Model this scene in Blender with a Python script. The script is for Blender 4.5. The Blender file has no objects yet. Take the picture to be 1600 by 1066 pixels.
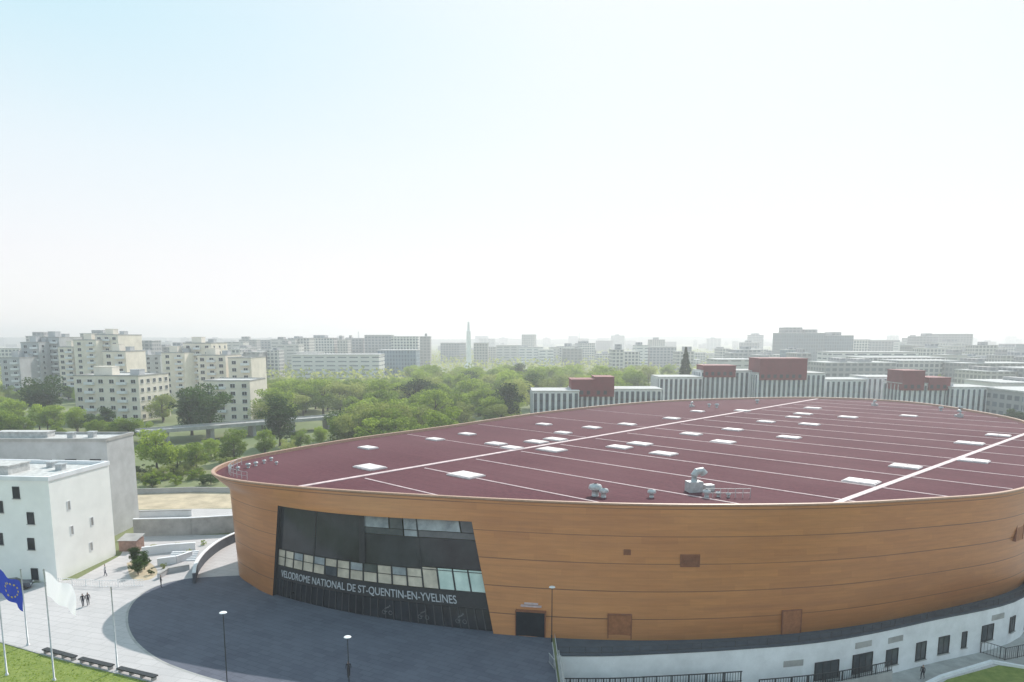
import bpy, bmesh, math, random
import numpy as np
from mathutils import Vector, Matrix, Euler
random.seed(7); rng=np.random.default_rng(7)
scn=bpy.context.scene; COL=scn.collection
# ---------------------------------------------------------------- survey helpers (camera calibration)
H=34.0; F=1100.0; PIT=math.radians(8); HOR=527.0
VP=HOR+F*math.tan(PIT); cp,sp=math.cos(PIT),math.sin(PIT)
def G(u,v,z=0.0):
    dv=(v-VP)/F; t=(H-z)/(sp+dv*cp)
    return ((u-800)/F*t,(cp-dv*sp)*t)
def at(u,v,Y):
    dv=(v-VP)/F; t=Y/(cp-dv*sp)
    return ((u-800)/F*t, H-(sp+dv*cp)*t)
def proj(x,y,z):
    fz=y*cp-(z-H)*sp; uz=y*sp+(z-H)*cp
    return (800+F*x/fz, VP-F*uz/fz)
# ---------------------------------------------------------------- materials
def mat(name,col,rough=0.8,nscale=0.0,namt=0.25,metal=0.0,bump=0.0,col2=None,spec=0.3,detail=6,objco=False):
    m=bpy.data.materials.new(name); m.use_nodes=True; nt=m.node_tree; b=nt.nodes['Principled BSDF']
    b.inputs['Roughness'].default_value=rough; b.inputs['Metallic'].default_value=metal
    b.inputs['Specular IOR Level'].default_value=spec
    b.inputs['Base Color'].default_value=(*col,1)
    if nscale:
        if objco:
            tc=nt.nodes.new('ShaderNodeTexCoord'); src=tc.outputs['Object']
        else:
            g=nt.nodes.new('ShaderNodeNewGeometry'); src=g.outputs['Position']
        n=nt.nodes.new('ShaderNodeTexNoise'); n.inputs['Scale'].default_value=nscale; n.inputs['Detail'].default_value=detail; n.inputs['Roughness'].default_value=0.65
        nt.links.new(src,n.inputs['Vector'])
        r=nt.nodes.new('ShaderNodeValToRGB'); r.color_ramp.elements[0].position=0.32; r.color_ramp.elements[1].position=0.68
        c2=col2 if col2 else tuple(min(1,c*(1+namt)) for c in col)
        c1=col if col2 else tuple(c*(1-namt) for c in col)
        r.color_ramp.elements[0].color=(*c1,1); r.color_ramp.elements[1].color=(*c2,1)
        nt.links.new(n.outputs['Fac'],r.inputs['Fac']); nt.links.new(r.outputs['Color'],b.inputs['Base Color'])
        if bump:
            bp=nt.nodes.new('ShaderNodeBump'); bp.inputs['Strength'].default_value=bump; bp.inputs['Distance'].default_value=0.05
            nt.links.new(n.outputs['Fac'],bp.inputs['Height']); nt.links.new(bp.outputs['Normal'],b.inputs['Normal'])
    return m
def nodes_of(m): return m.node_tree, m.node_tree.nodes['Principled BSDF']
def mth(nt,op,a,b=None):
    n=nt.nodes.new('ShaderNodeMath'); n.operation=op
    for i,x in enumerate((a,b)):
        if x is None: continue
        if hasattr(x,'links'): nt.links.new(x,n.inputs[i])
        else: n.inputs[i].default_value=x
    return n.outputs[0]
def mixc(nt,fac,a,b):
    n=nt.nodes.new('ShaderNodeMix'); n.data_type='RGBA'
    if hasattr(fac,'links'): nt.links.new(fac,n.inputs[0])
    else: n.inputs[0].default_value=fac
    for i,x in ((6,a),(7,b)):
        if hasattr(x,'links'): nt.links.new(x,n.inputs[i])
        else: n.inputs[i].default_value=(*x,1)
    return n.outputs[2]
def mrange(nt,src,a,b):
    r=nt.nodes.new('ShaderNodeMapRange'); r.inputs[1].default_value=a; r.inputs[2].default_value=b; nt.links.new(src,r.inputs[0]); return r.outputs[0]
def clad_mat():
    m=mat('copper_timber_cladding',(0.6,0.24,0.07),0.55); nt,b=nodes_of(m)
    uv=nt.nodes.new('ShaderNodeUVMap'); sx=nt.nodes.new('ShaderNodeSeparateXYZ'); nt.links.new(uv.outputs[0],sx.inputs[0])
    U,V=sx.outputs[0],sx.outputs[1]
    row=mth(nt,'FLOOR',mth(nt,'DIVIDE',V,0.775)); 
    colm=mth(nt,'FLOOR',mth(nt,'ADD',mth(nt,'DIVIDE',U,4.2),mth(nt,'MULTIPLY',row,0.37)))
    cx=nt.nodes.new('ShaderNodeCombineXYZ'); nt.links.new(colm,cx.inputs[0]); nt.links.new(row,cx.inputs[1])
    wn=nt.nodes.new('ShaderNodeTexWhiteNoise'); wn.noise_dimensions='2D'; nt.links.new(cx.outputs[0],wn.inputs['Vector'])
    def stretched(sx_,sy_,sc,det):
        mp=nt.nodes.new('ShaderNodeMapping'); mp.inputs['Scale'].default_value=(sx_,sy_,1); nt.links.new(uv.outputs[0],mp.inputs[0])
        ns=nt.nodes.new('ShaderNodeTexNoise'); ns.inputs['Scale'].default_value=sc; ns.inputs['Detail'].default_value=det; nt.links.new(mp.outputs[0],ns.inputs['Vector']); return ns.outputs['Fac']
    st=mrange(nt,stretched(.03,.8,2.0,9),.33,.67); big=mrange(nt,stretched(.03,.06,1,4),.35,.65); fine=mrange(nt,stretched(.25,2.2,1.5,5),.35,.65)
    c=mixc(nt,mth(nt,'MULTIPLY',wn.outputs['Value'],0.6),(0.55,0.225,0.075),(0.40,0.15,0.053))
    c=mixc(nt,mth(nt,'MULTIPLY',st,0.5),c,(0.33,0.13,0.055))
    c=mixc(nt,mth(nt,'MULTIPLY',big,0.55),c,(0.64,0.30,0.12))
    c=mixc(nt,mth(nt,'MULTIPLY',fine,0.2),c,(0.25,0.10,0.04))
    f=mth(nt,'FRACT',mth(nt,'DIVIDE',mth(nt,'ADD',V,0.775),3.1)); line=mth(nt,'LESS_THAN',f,0.035)
    f2=mth(nt,'FRACT',mth(nt,'DIVIDE',V,0.775)); l2=mth(nt,'LESS_THAN',f2,0.05)
    f3=mth(nt,'FRACT',mth(nt,'DIVIDE',U,4.2)); l3=mth(nt,'LESS_THAN',f3,0.008)
    c=mixc(nt,mth(nt,'MULTIPLY',l2,0.16),c,(0.2,0.08,0.03))
    c=mixc(nt,mth(nt,'MULTIPLY',l3,0.14),c,(0.2,0.08,0.03))
    c=mixc(nt,mth(nt,'MULTIPLY',line,mth(nt,'ADD',mth(nt,'MULTIPLY',big,0.5),.4)),c,(0.10,0.045,0.03))
    nt.links.new(c,b.inputs['Base Color']); b.inputs['Roughness'].default_value=.34; b.inputs['Specular IOR Level'].default_value=.5; b.inputs['Metallic'].default_value=.18
    return m
def facade_mat(name,wall,glass,bw=3.2,rh=3.0,mort=0.55):
    m=mat(name,wall,0.8); nt,b=nodes_of(m)
    uv=nt.nodes.new('ShaderNodeUVMap'); br=nt.nodes.new('ShaderNodeTexBrick')
    br.offset=0; br.inputs['Scale'].default_value=1; br.inputs['Brick Width'].default_value=bw; br.inputs['Row Height'].default_value=rh
    br.inputs['Mortar Size'].default_value=mort; br.inputs['Mortar Smooth'].default_value=0
    br.inputs['Color1'].default_value=(*glass,1); br.inputs['Color2'].default_value=(*[g*1.9 for g in glass],1); br.inputs['Mortar'].default_value=(*wall,1)
    nt.links.new(uv.outputs[0],br.inputs['Vector'])
    oi=nt.nodes.new('ShaderNodeObjectInfo')
    c=mixc(nt,mth(nt,'MULTIPLY',oi.outputs['Random'],0.55),br.outputs['Color'],(0.36,0.32,0.29))
    nt.links.new(c,b.inputs['Base Color']); return m
def leaf_mat(name,c1,c2,tr=0.4,kr=.75):
    m=bpy.data.materials.new(name); m.use_nodes=True; nt=m.node_tree; nt.nodes.clear()
    out=nt.nodes.new('ShaderNodeOutputMaterial'); d=nt.nodes.new('ShaderNodeBsdfDiffuse'); t=nt.nodes.new('ShaderNodeBsdfTranslucent'); mx=nt.nodes.new('ShaderNodeMixShader')
    oi=nt.nodes.new('ShaderNodeObjectInfo'); g=nt.nodes.new('ShaderNodeNewGeometry')
    n=nt.nodes.new('ShaderNodeTexNoise'); n.inputs['Scale'].default_value=0.55; n.inputs['Detail'].default_value=3
    nt.links.new(g.outputs['Position'],n.inputs['Vector'])
    r=mth(nt,'ADD',mth(nt,'MULTIPLY',oi.outputs['Random'],kr),mth(nt,'MULTIPLY',mth(nt,'SUBTRACT',n.outputs['Fac'],0.3),0.7))
    cl=nt.nodes.new('ShaderNodeClamp'); nt.links.new(r,cl.inputs[0])
    c=mixc(nt,cl.outputs[0],c1,c2)
    nt.links.new(c,d.inputs[0]); nt.links.new(c,t.inputs[0]); mx.inputs[0].default_value=tr
    nt.links.new(d.outputs[0],mx.inputs[1]); nt.links.new(t.outputs[0],mx.inputs[2]); nt.links.new(mx.outputs[0],out.inputs[0]); return m
M={}
M['clad']=clad_mat()
M['rim']=mat('dull_copper_rim',(0.44,0.27,0.19),0.45,3,0.15)
M['roof']=mat('dark_red_membrane',(0.135,0.036,0.042),0.9,0,spec=.1)
def roof_nodes():
    m=M['roof']; nt,b=nodes_of(m)
    g=nt.nodes.new('ShaderNodeNewGeometry'); n=nt.nodes.new('ShaderNodeTexNoise'); n.inputs['Scale'].default_value=1.6; n.inputs['Detail'].default_value=9
    n.inputs['Roughness'].default_value=0.85
    nt.links.new(g.outputs['Position'],n.inputs['Vector'])
    n2=nt.nodes.new('ShaderNodeTexNoise'); n2.inputs['Scale'].default_value=0.05; n2.inputs['Detail'].default_value=7; nt.links.new(g.outputs['Position'],n2.inputs['Vector'])
    mp=nt.nodes.new('ShaderNodeMapping'); mp.inputs['Rotation'].default_value=(0,0,math.radians(45)); nt.links.new(g.outputs['Position'],mp.inputs[0])
    sx=nt.nodes.new('ShaderNodeSeparateXYZ'); nt.links.new(mp.outputs[0],sx.inputs[0])
    strip=mth(nt,'FRACT',mth(nt,'DIVIDE',sx.outputs[1],1.8)); ls=mth(nt,'LESS_THAN',strip,0.06)
    wv=nt.nodes.new('ShaderNodeTexWhiteNoise'); wv.noise_dimensions='1D'; nt.links.new(mth(nt,'FLOOR',mth(nt,'DIVIDE',sx.outputs[1],1.8)),wv.inputs['W'])
    c=mixc(nt,mrange(nt,n.outputs['Fac'],.3,.7),(0.052,0.014,0.024),(0.152,0.050,0.062))
    c=mixc(nt,mth(nt,'MULTIPLY',mrange(nt,n2.outputs['Fac'],.35,.65),0.5),c,(0.150,0.062,0.072))
    c=mixc(nt,mth(nt,'MULTIPLY',wv.outputs['Value'],.22),c,(0.06,0.018,0.026))
    c=mixc(nt,mth(nt,'MULTIPLY',ls,0.35),c,(0.05,0.014,0.02))
    nt.links.new(c,b.inputs['Base Color'])
roof_nodes()
M['seam']=mat('pale_roof_strip',(0.60,0.47,0.47),0.7,0.8,0.25)
M['skyl']=mat('skylight_dome',(0.70,0.63,0.62),0.6,0.6,0.25)
M['skyf']=mat('skylight_frame',(0.62,0.56,0.56),0.6,1,0.2)
M['white']=mat('white_painted_metal',(0.75,0.75,0.75),0.5,2,0.08)
M['galv']=mat('galvanised_metal',(0.46,0.47,0.48),0.5,3,0.2,metal=0.3)
M['dark']=mat('dark_metal',(0.03,0.032,0.036),0.5,4,0.2)
M['glass']=mat('dark_glass',(0.022,0.026,0.033),0.12,0.25,0.5,spec=0.35)
M['bluegl']=mat('grey_blue_glass',(0.07,0.095,0.125),0.2,0.1,0.5,spec=0.5)
M['glassu']=mat('dark_grey_glazing',(0.012,0.014,0.02),0.12,0.18,0,col2=(.045,.05,.058),spec=0.3,detail=3)
M['glass2']=mat('grey_glass',(0.04,0.05,0.06),0.1,0.35,0,col2=(.12,.13,.14),spec=0.5)
M['blind']=mat('beige_painted_reflection',(0.38,0.33,0.27),0.3,0.45,0,col2=(.72,.63,.52))  # no blinds: reflection and inside light painted as pale beige panes
M['skyref']=mat('grey_painted_reflection',(0.16,0.18,0.20),0.15,0.5,0,col2=(.46,.49,.51))  # reflected sky painted into the pane colour
M['greenref']=mat('pale_green_painted_reflection',(0.50,0.62,0.57),0.3,0.5,0,col2=(.74,.85,.78))  # no blinds: greenish reflection painted into the pane colour
M['silver']=mat('pale_grey_lettering',(0.50,0.51,0.54),0.5)
M['decal']=mat('grey_decal',(0.14,0.145,0.155),0.6,1.5,.5)
M['mull']=mat('grey_door_mullion',(0.06,0.062,0.068),0.5)
M['plaza']=mat('asphalt_with_roof_shadow',(0.10,0.105,0.125),0.9,1.2,0.25,bump=0.2)  # dark tone carries the velodrome's cast shadow as well as the asphalt
def pave_nodes(m,c1,c2,cm,cs,bw,bh,rot,mo=.03):
    nt,b=nodes_of(m); g=nt.nodes.new('ShaderNodeNewGeometry')
    br=nt.nodes.new('ShaderNodeTexBrick'); br.inputs['Scale'].default_value=1; br.inputs['Brick Width'].default_value=bw; br.inputs['Row Height'].default_value=bh; br.inputs['Mortar Size'].default_value=mo
    br.inputs['Color1'].default_value=(*c1,1); br.inputs['Color2'].default_value=(*c2,1); br.inputs['Mortar'].default_value=(*cm,1)
    mp=nt.nodes.new('ShaderNodeMapping'); mp.inputs['Rotation'].default_value=(0,0,rot); nt.links.new(g.outputs['Position'],mp.inputs[0]); nt.links.new(mp.outputs[0],br.inputs['Vector'])
    n=nt.nodes.new('ShaderNodeTexNoise'); n.inputs['Scale'].default_value=0.15; n.inputs['Detail'].default_value=9; n.inputs['Roughness'].default_value=.7; nt.links.new(g.outputs['Position'],n.inputs['Vector'])
    c=mixc(nt,mth(nt,'MULTIPLY',mrange(nt,n.outputs['Fac'],.35,.65),0.6),br.outputs['Color'],cs); nt.links.new(c,b.inputs['Base Color'])
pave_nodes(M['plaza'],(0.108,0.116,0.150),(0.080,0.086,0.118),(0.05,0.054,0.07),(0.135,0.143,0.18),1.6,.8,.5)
M['pave']=mat('pale_concrete_paving',(0.46,0.43,0.41),0.9)
pave_nodes(M['pave'],(.53,.50,.50),(.49,.465,.465),(.36,.345,.34),(.41,.39,.39),2.4,1.2,.3,.04)
M['conc']=mat('grey_concrete',(0.36,0.35,0.34),0.9,0.6,0.2)
M['concd']=mat('shade_toned_concrete',(0.075,0.085,0.105),0.9,0.6,0.2)  # dark blue-grey tone puts shade into terrace, coping and curved wall colour
M['render']=mat('white_render',(0.74,0.74,0.76),0.85,0.35,0.12)
M['cream']=mat('cream_render',(0.88,0.87,0.84),0.85,0.35,0.05)
M['greyb']=mat('grey_render',(0.44,0.44,0.45),0.85,0.3,0.15)
M['beige']=mat('beige_render',(0.74,0.67,0.58),0.85,0.2,0.12)
M['gravel']=mat('pale_roof_gravel',(0.5,0.49,0.48),0.95,1.5,0.25)
M['red']=mat('dull_red_metal_cladding',(0.19,0.034,0.038),0.7,0.4,0.15)
M['grass']=mat('lawn_grass',(0.13,0.18,0.035),0.95,1.3,0,col2=(0.23,0.27,0.07),bump=0.4)
M['sand']=mat('sandy_ground',(0.46,0.38,0.27),0.95,0.3,0.25)
M['bark']=mat('bark',(0.09,0.07,0.05),0.9,3,0.3)
M['leafA']=leaf_mat('spring_leaves',(0.14,0.21,0.03),(0.40,0.50,0.08),0.55)
M['leafB']=leaf_mat('dark_leaves',(0.03,0.055,0.02),(0.09,0.15,0.04),0.35)
M['leafC']=leaf_mat('olive_leaves',(0.20,0.24,0.06),(0.42,0.45,0.14),0.5)
M['ground']=mat('ground_cover',(0.10,0.14,0.045),0.95,0.02,0,col2=(0.22,0.23,0.12))
M['far1']=facade_mat('distant_facade_pale',(0.68,0.66,0.62),(0.10,0.11,0.13))
M['far2']=facade_mat('distant_facade_grey',(0.40,0.40,0.41),(0.08,0.10,0.13),4.0,3.2,0.7)
M['far3']=facade_mat('distant_facade_band',(0.75,0.74,0.72),(0.07,0.09,0.12),9,3.3,1.2)
M['far4']=facade_mat('distant_facade_blue',(0.24,0.31,0.36),(0.06,0.10,0.15),2.5,3.3,0.5)
# ---------------------------------------------------------------- object helpers
def mesh(name,vs,fs,mats,mi=None,uvs=None,smooth=False):
    me=bpy.data.meshes.new(name); me.from_pydata([tuple(v) for v in vs],[],fs)
    if not isinstance(mats,(list,tuple)): mats=[mats]
    for m in mats: me.materials.append(m)
    if mi is not None:
        me.polygons.foreach_set('material_index',mi)
    if uvs is not None:
        l=me.uv_layers.new(name='UVMap'); l.data.foreach_set('uv',[c for uv in uvs for c in uv])
    if smooth: me.polygons.foreach_set('use_smooth',[True]*len(me.polygons))
    me.update(); return me
def link(ob): COL.objects.link(ob); return ob
def thing(name,label,cat,loc=(0,0,0),rz=0,group=None,data=None,scale=1):
    o=bpy.data.objects.new(name,data); o.location=loc; o.rotation_euler=(0,0,rz); o.scale=(scale,)*3
    o['label']=label; o['category']=cat
    if group: o['group']=group
    if data is None: o.empty_display_size=0.5
    return link(o)
def part(name,me,parent,loc=(0,0,0),rot=(0,0,0),label=None,scale=None):
    o=bpy.data.objects.new(name,me); o.parent=parent; o.location=loc; o.rotation_euler=rot
    if scale: o.scale=scale
    if label: o['label']=label
    return link(o)
def struct(name,me):
    o=bpy.data.objects.new(name,me); o['kind']='structure'; return link(o)
class MB:
    def __init__(s): s.v=[];s.f=[];s.m=[];s.uv=[]
    def box(s,x0,x1,y0,y1,z0,z1,mi=0,M4=None):
        b=len(s.v); P=[(x0,y0,z0),(x1,y0,z0),(x1,y1,z0),(x0,y1,z0),(x0,y0,z1),(x1,y0,z1),(x1,y1,z1),(x0,y1,z1)]
        if M4 is not None: P=[tuple(M4@Vector(p)) for p in P]
        s.v+=P
        for f in ((0,1,5,4),(1,2,6,5),(2,3,7,6),(3,0,4,7),(4,5,6,7),(3,2,1,0)):
            s.f.append([b+i for i in f]); s.m.append(mi)
            w=(x1-x0) if f in ((0,1,5,4),(2,3,7,6)) else (y1-y0)
            if f in ((4,5,6,7),(3,2,1,0)): s.uv+=[(0,0)]*4
            else: s.uv+=[(0.3,z0),(w+0.3,z0),(w+0.3,z1),(0.3,z1)]
        return s
    def tube(s,path,rad,n=8,mi=0,cap=True):
        b=len(s.v); k=len(path)
        for i,p in enumerate(path):
            p=Vector(p); a=Vector(path[min(i+1,k-1)])-Vector(path[max(i-1,0)]); a.normalize()
            t=a.cross(Vector((0,0,1))) 
            if t.length<0.01: t=Vector((1,0,0))
            t.normalize(); w=a.cross(t)
            for j in range(n):
                an=2*math.pi*j/n; s.v.append(tuple(p+(t*math.cos(an)+w*math.sin(an))*rad[i]))
        for i in range(k-1):
            for j in range(n):
                s.f.append([b+i*n+j,b+i*n+(j+1)%n,b+(i+1)*n+(j+1)%n,b+(i+1)*n+j]); s.m.append(mi); s.uv+=[(0,0)]*4
        if cap:
            s.f.append([b+j for j in range(n)]); s.m.append(mi); s.uv+=[(0,0)]*n
            s.f.append([b+(k-1)*n+j for j in range(n)][::-1]); s.m.append(mi); s.uv+=[(0,0)]*n
        return s
    def quad(s,a,b,c,d,mi=0):
        k=len(s.v); s.v+=[tuple(a),tuple(b),tuple(c),tuple(d)]; s.f.append([k,k+1,k+2,k+3]); s.m.append(mi); s.uv+=[(0,0)]*4; return s
    def poly(s,pts,mi=0):
        k=len(s.v); s.v+=[tuple(p) for p in pts]; s.f.append(list(range(k,k+len(pts)))); s.m.append(mi); s.uv+=[(0,0)]*len(pts); return s
    def me(s,name,mats,smooth=False): return mesh(name,s.v,s.f,mats,s.m,s.uv,smooth)
def ccw(pts):
    a=sum(pts[i][0]*pts[(i+1)%len(pts)][1]-pts[(i+1)%len(pts)][0]*pts[i][1] for i in range(len(pts)))
    return pts if a>0 else pts[::-1]
def sheet(name,pts,z,m):
    pts=ccw(pts); return struct(name,mesh(name,[(p[0],p[1],z) for p in pts],[list(range(len(pts)))],m))
def catmull(pts,per,closed=False):
    out=[];n=len(pts)
    for i in range(n if closed else n-1):
        g=lambda k:np.array(pts[k%n] if closed else pts[max(0,min(n-1,k))],float)
        p0,p1,p2,p3=g(i-1),g(i),g(i+1),g(i+2)
        for j in range(per):
            t=j/per
            out.append(0.5*((2*p1)+(-p0+p2)*t+(2*p0-5*p1+4*p2-p3)*t*t+(-p0+3*p1-3*p2+p3)*t**3))
    if not closed: out.append(np.array(pts[-1],float))
    return np.array(out)
# ---------------------------------------------------------------- velodrome outline
ZR=15.4
near=[((329,735),(371,893)),((352,747),(392,913)),((430,757),(432,934)),((560,767),(560,964)),((740,777),(742,988)),((920,785),(920,1000)),
      ((1100,788),(1100,1000)),((1300,786),(1300,984)),((1450,778),(1450,957)),((1600,765),(1600,918))]
T=[G(*a,ZR) for a,b in near]; Bs=[G(*b,0) for a,b in near]
hid=[(84,104),(101,127),(110,147)]
T+=hid
far=[(1600,657),(1550,646),(1450,630),(1360,623),(1250,620),(1100,623),(1000,628),(850,643),(700,665),(560,683),(440,703),(365,718)]
T+=[G(*a,ZR) for a in far]
cen=np.mean(np.array(T),axis=0)
for p in T[len(near):]:
    d=np.array(p)-cen; Bs.append(tuple(np.array(p)-d/np.linalg.norm(d)*4.5))
def sm(A,k):
    n=len(A); w=np.exp(-0.5*(np.arange(-3*k,3*k+1)/k)**2); w/=w.sum()
    return np.stack([np.convolve(np.concatenate([A[-3*k:,c],A[:,c],A[:3*k,c]]),w,'valid') for c in range(2)],1)
PER=50
TA=sm(catmull(T,PER,True),14); BA=sm(catmull(Bs,PER,True),14); NS=len(TA)
def lerpA(A,s):
    s=s%NS; i=int(s); f=s-i; return A[i]*(1-f)+A[(i+1)%NS]*f
ZF=12.9
def W(s,z,inset=0.0):
    t=lerpA(TA,s); b=lerpA(BA,s)
    w=min(1,max(0,(-4-t[0])/26)); w=w*w*(3-2*w); k0=0.14*(1-w)+0.78*w
    if z>ZF: k=k0*(ZR-0.4-z)/(ZR-0.4-ZF); k=max(0,k)
    else: k=k0+(1-k0)*(ZF-z)/ZF
    p=t*(1-k)+b*k
    if inset:
        a=lerpA(BA,s-2); c=lerpA(BA,s+2); d=c-a; d/=np.linalg.norm(d); p=p+np.array((-d[1],d[0]))*inset
    return p
def s_at(u,z,lo=0,hi=PER*9.3):
    for _ in range(40):
        mid=(lo+hi)/2; p=W(mid,z); uu=proj(p[0],p[1],z)[0]
        if uu<u: lo=mid
        else: hi=mid
    return lo
C0=np.array([38.0,145.0]); VR=thing('velodrome','oval copper-brown clad velodrome with maroon flat roof and glazed entrance','sports arena',(C0[0],C0[1],0))
def L3(p,z): return (p[0]-C0[0],p[1]-C0[1],z)
ZO=12.55
zt=[0,0.9,1.8,2.7,3.6,4.5,5.4,6.3,7.2,8.1,9,9.9,10.8,11.7,ZO]
def sL(z): return s_at(434-8*(1-z/ZO),z,PER*0.6)
def sR(z): return s_at(737+34*(1-z/ZO),z,PER*0.6)
SL=[sL(z) for z in zt]; SR=[sR(z) for z in zt]
LEN=np.concatenate([[0],np.cumsum(np.linalg.norm(np.diff(np.vstack([BA,BA[:1]]),axis=0),axis=1))])
def ulen(s):
    base=LEN[-1]*(s//NS); s=s%NS; i=int(s); return base+LEN[i]*(1-(s-i))+LEN[i+1]*(s-i)
NC=500; vs=[];fs=[];uv=[]; UVv=[]
for r,z in enumerate(zt):
    for j in range(NC+1):
        s=SR[r]+(SL[r]+NS-SR[r])*j/NC; p=W(s,z); vs.append(L3(p,z)); UVv.append((ulen(s),z))
for r in range(len(zt)-1):
    for j in range(NC):
        a=r*(NC+1)+j; q=[a,a+1,a+NC+2,a+NC+1]; fs.append(q); uv+=[UVv[i] for i in q]
b0=len(vs); zu=[ZO,ZF,13.6,14.3,ZR-0.3]
for r,z in enumerate(zu):
    for j in range(NC+1):
        s=j/NC*NS; p=W(s,z); vs.append(L3(p,z)); UVv.append((ulen(min(s,NS-1e-6)),z))
for r in range(len(zu)-1):
    for j in range(NC):
        a=b0+r*(NC+1)+j; q=[a,a+1,a+NC+2,a+NC+1]; fs.append(q); uv+=[UVv[i] for i in q]
part('wall',mesh('wall',vs,fs,M['clad'],uvs=uv,smooth=True),VR)
def offT(s,o):
    a=lerpA(TA,s-2); c=lerpA(TA,s+2); d=c-a; d/=np.linalg.norm(d); return lerpA(TA,s)+np.array((-d[1],d[0]))*o
prof=[(0.05,ZR-0.26),(-0.12,ZR-0.22),(-0.12,ZR-0.02),(0.0,ZR+0.01),(0.36,ZR-0.02),(0.4,ZR-0.62)]
vs=[];fs=[]
for k,(o,z) in enumerate(prof):
    for j in range(NC): vs.append(L3(offT(j/NC*NS,o),z))
for k in range(len(prof)-1):
    for j in range(NC): fs.append([k*NC+j,k*NC+(j+1)%NC,(k+1)*NC+(j+1)%NC,(k+1)*NC+j])
part('roof_edge',mesh('roof_edge',vs,fs,M['rim']),VR)
ZM=ZR-0.5
rp=[offT(j/NC*NS,0.36) for j in range(NC)]
ROOF=part('roof',mesh('roof',[L3(p,ZM) for p in rp],[list(range(NC))],M['roof']),VR)
def inside(p,poly):
    x,y=p;c=False;n=len(poly);j=n-1
    for i in range(n):
        xi,yi=poly[i];xj,yj=poly[j]
        if (yi>y)!=(yj>y) and x<(xj-xi)*(y-yi)/(yj-yi)+xi: c=not c
        j=i
    return c
polyR=[tuple(offT(j/200*NS,1.2)) for j in range(200)]
def strip(p,d,w,h,t0=-200,t1=200):
    d=np.array(d,float); d/=np.linalg.norm(d); p=np.array(p); ts=[t for t in np.arange(t0,t1,0.5) if inside(p+d*t,polyR)]
    if len(ts)<4: return
    a=p+d*ts[0]; b=p+d*ts[-1]; m=MB()
    M4=Matrix.Translation((a[0]-C0[0],a[1]-C0[1],ZM))@Matrix.Rotation(math.atan2(d[1],d[0]),4,'Z')
    m.box(0,float(np.linalg.norm(b-a)),-w/2,w/2,-0.02,h,0,M4); part('roof_seam',m.me('roof_seam',[M['seam']]),ROOF)
Z=ZM
l1a,l1b=np.array(G(490,757,Z)),np.array(G(1180,640,Z)); l2a,l2b=np.array(G(1305,787,Z)),np.array(G(1600,679,Z))
AX=(l1b-l1a)/np.linalg.norm(l1b-l1a); BX=np.array(G(1080,775,Z))-np.array(G(740,717,Z)); BX/=np.linalg.norm(BX)
strip(l1a,AX,0.8,0.08); strip(l2a,l2b-l2a,0.8,0.08)
q0=np.array(G(740,717,Z))
for k in range(-2,15):
    strip(q0+AX*k*10.5,BX,0.24,0.05,t0=0.6,t1=200)
for k in (1,3,5,7): strip(q0+AX*k*10.5,-BX,0.15,0.04,t0=0.6,t1=200)
sk=MB(); sk.box(-2.0,2.0,-1.4,1.4,0,0.16,0); sk.box(-1.85,-0.06,-1.25,1.25,0.16,0.26,1); sk.box(0.06,1.85,-1.25,1.25,0.16,0.26,1)
skm=sk.me('skylight',[M['skyf'],M['skyl']])
ang=math.atan2(AX[1],AX[0])
sky=[(728,739,1.15),(862,700,1.15),(1037,706,1),(1346,749,1.05),(1415,726,1),(1130,688,1),(1080,676,.95),(968,696,1),(1000,691,1),(838,688,1),(868,684,1),(775,691,.9),(800,697,.9),(578,727,1.1),(680,684,.8),(575,697,.8),(1233,681,1),(1265,661,1),(1197,657,.9),(1145,669,.95),(1325,650,1),(1255,645,1),(1270,636,1),(1240,650,.8),(1515,690,1.1),(1560,678,1.0),(1522,717,1),(1090,641,.8),(925,666,.9),(980,661,.9),(1050,652,.9),(880,674,.8),(850,661,.8),(730,676,.8),(1160,640,.9),(1420,648,.9)]
for u,v,sc in sky:
    x,y=G(u,v,Z+0.4)
    if inside((x,y),polyR): part('skylight',skm,ROOF,(x-C0[0],y-C0[1],ZM),(0,0,ang+math.pi/2),scale=(sc,sc,1))
vm=MB(); vm.tube([(0,0,0),(0,0,0.9)],[0.45,0.45],12); vm.tube([(0,0,0.9),(0,0,1.05),(0,0,1.45),(0,0,1.6)],[0.8,0.9,0.75,0.2],12); vmm=vm.me('vent',[M['galv']],True)
dm=MB(); dm.box(-0.9,0.9,-0.7,0.7,0,1.3); dm.tube([(0,0,1.3),(0,0,2.1),(0.3,0,2.5),(1.0,0,2.6),(1.3,0,2.2)],[0.45,0.45,0.45,0.45,0.5],12); dm.box(1.4,2.6,-0.5,0.5,0,0.8); dmm=dm.me('ventilation_unit',[M['galv']])
for u,v,t,sc in [(930,775,0,.95),(943,777,0,.7),(1018,777,0,.6),(1084,768,1,1),(1104,777,0,.6),(1122,776,0,.4),(1138,777,0,.35),(400,728,0,.4),(413,724,0,.35),(388,731,0,.45),(424,720,0,.35),(372,735,0,.35),(360,733,0,.4),(432,726,0,.3),(1365,634,1,.55),(1080,636,1,.5),(1108,636,0,.6),(1120,637,0,.7),(1500,652,1,.6),(1470,642,0,.7),(1500,641,0,.7),(1183,630,0,.7)]:
    x,y=G(u,v,Z)
    part('roof_vent' if t==0 else 'ventilation_unit',vmm if t==0 else dmm,ROOF,(x-C0[0],y-C0[1],ZM),(0,0,random.uniform(0,3)),scale=(sc,)*3)
rl=MB()
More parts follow.
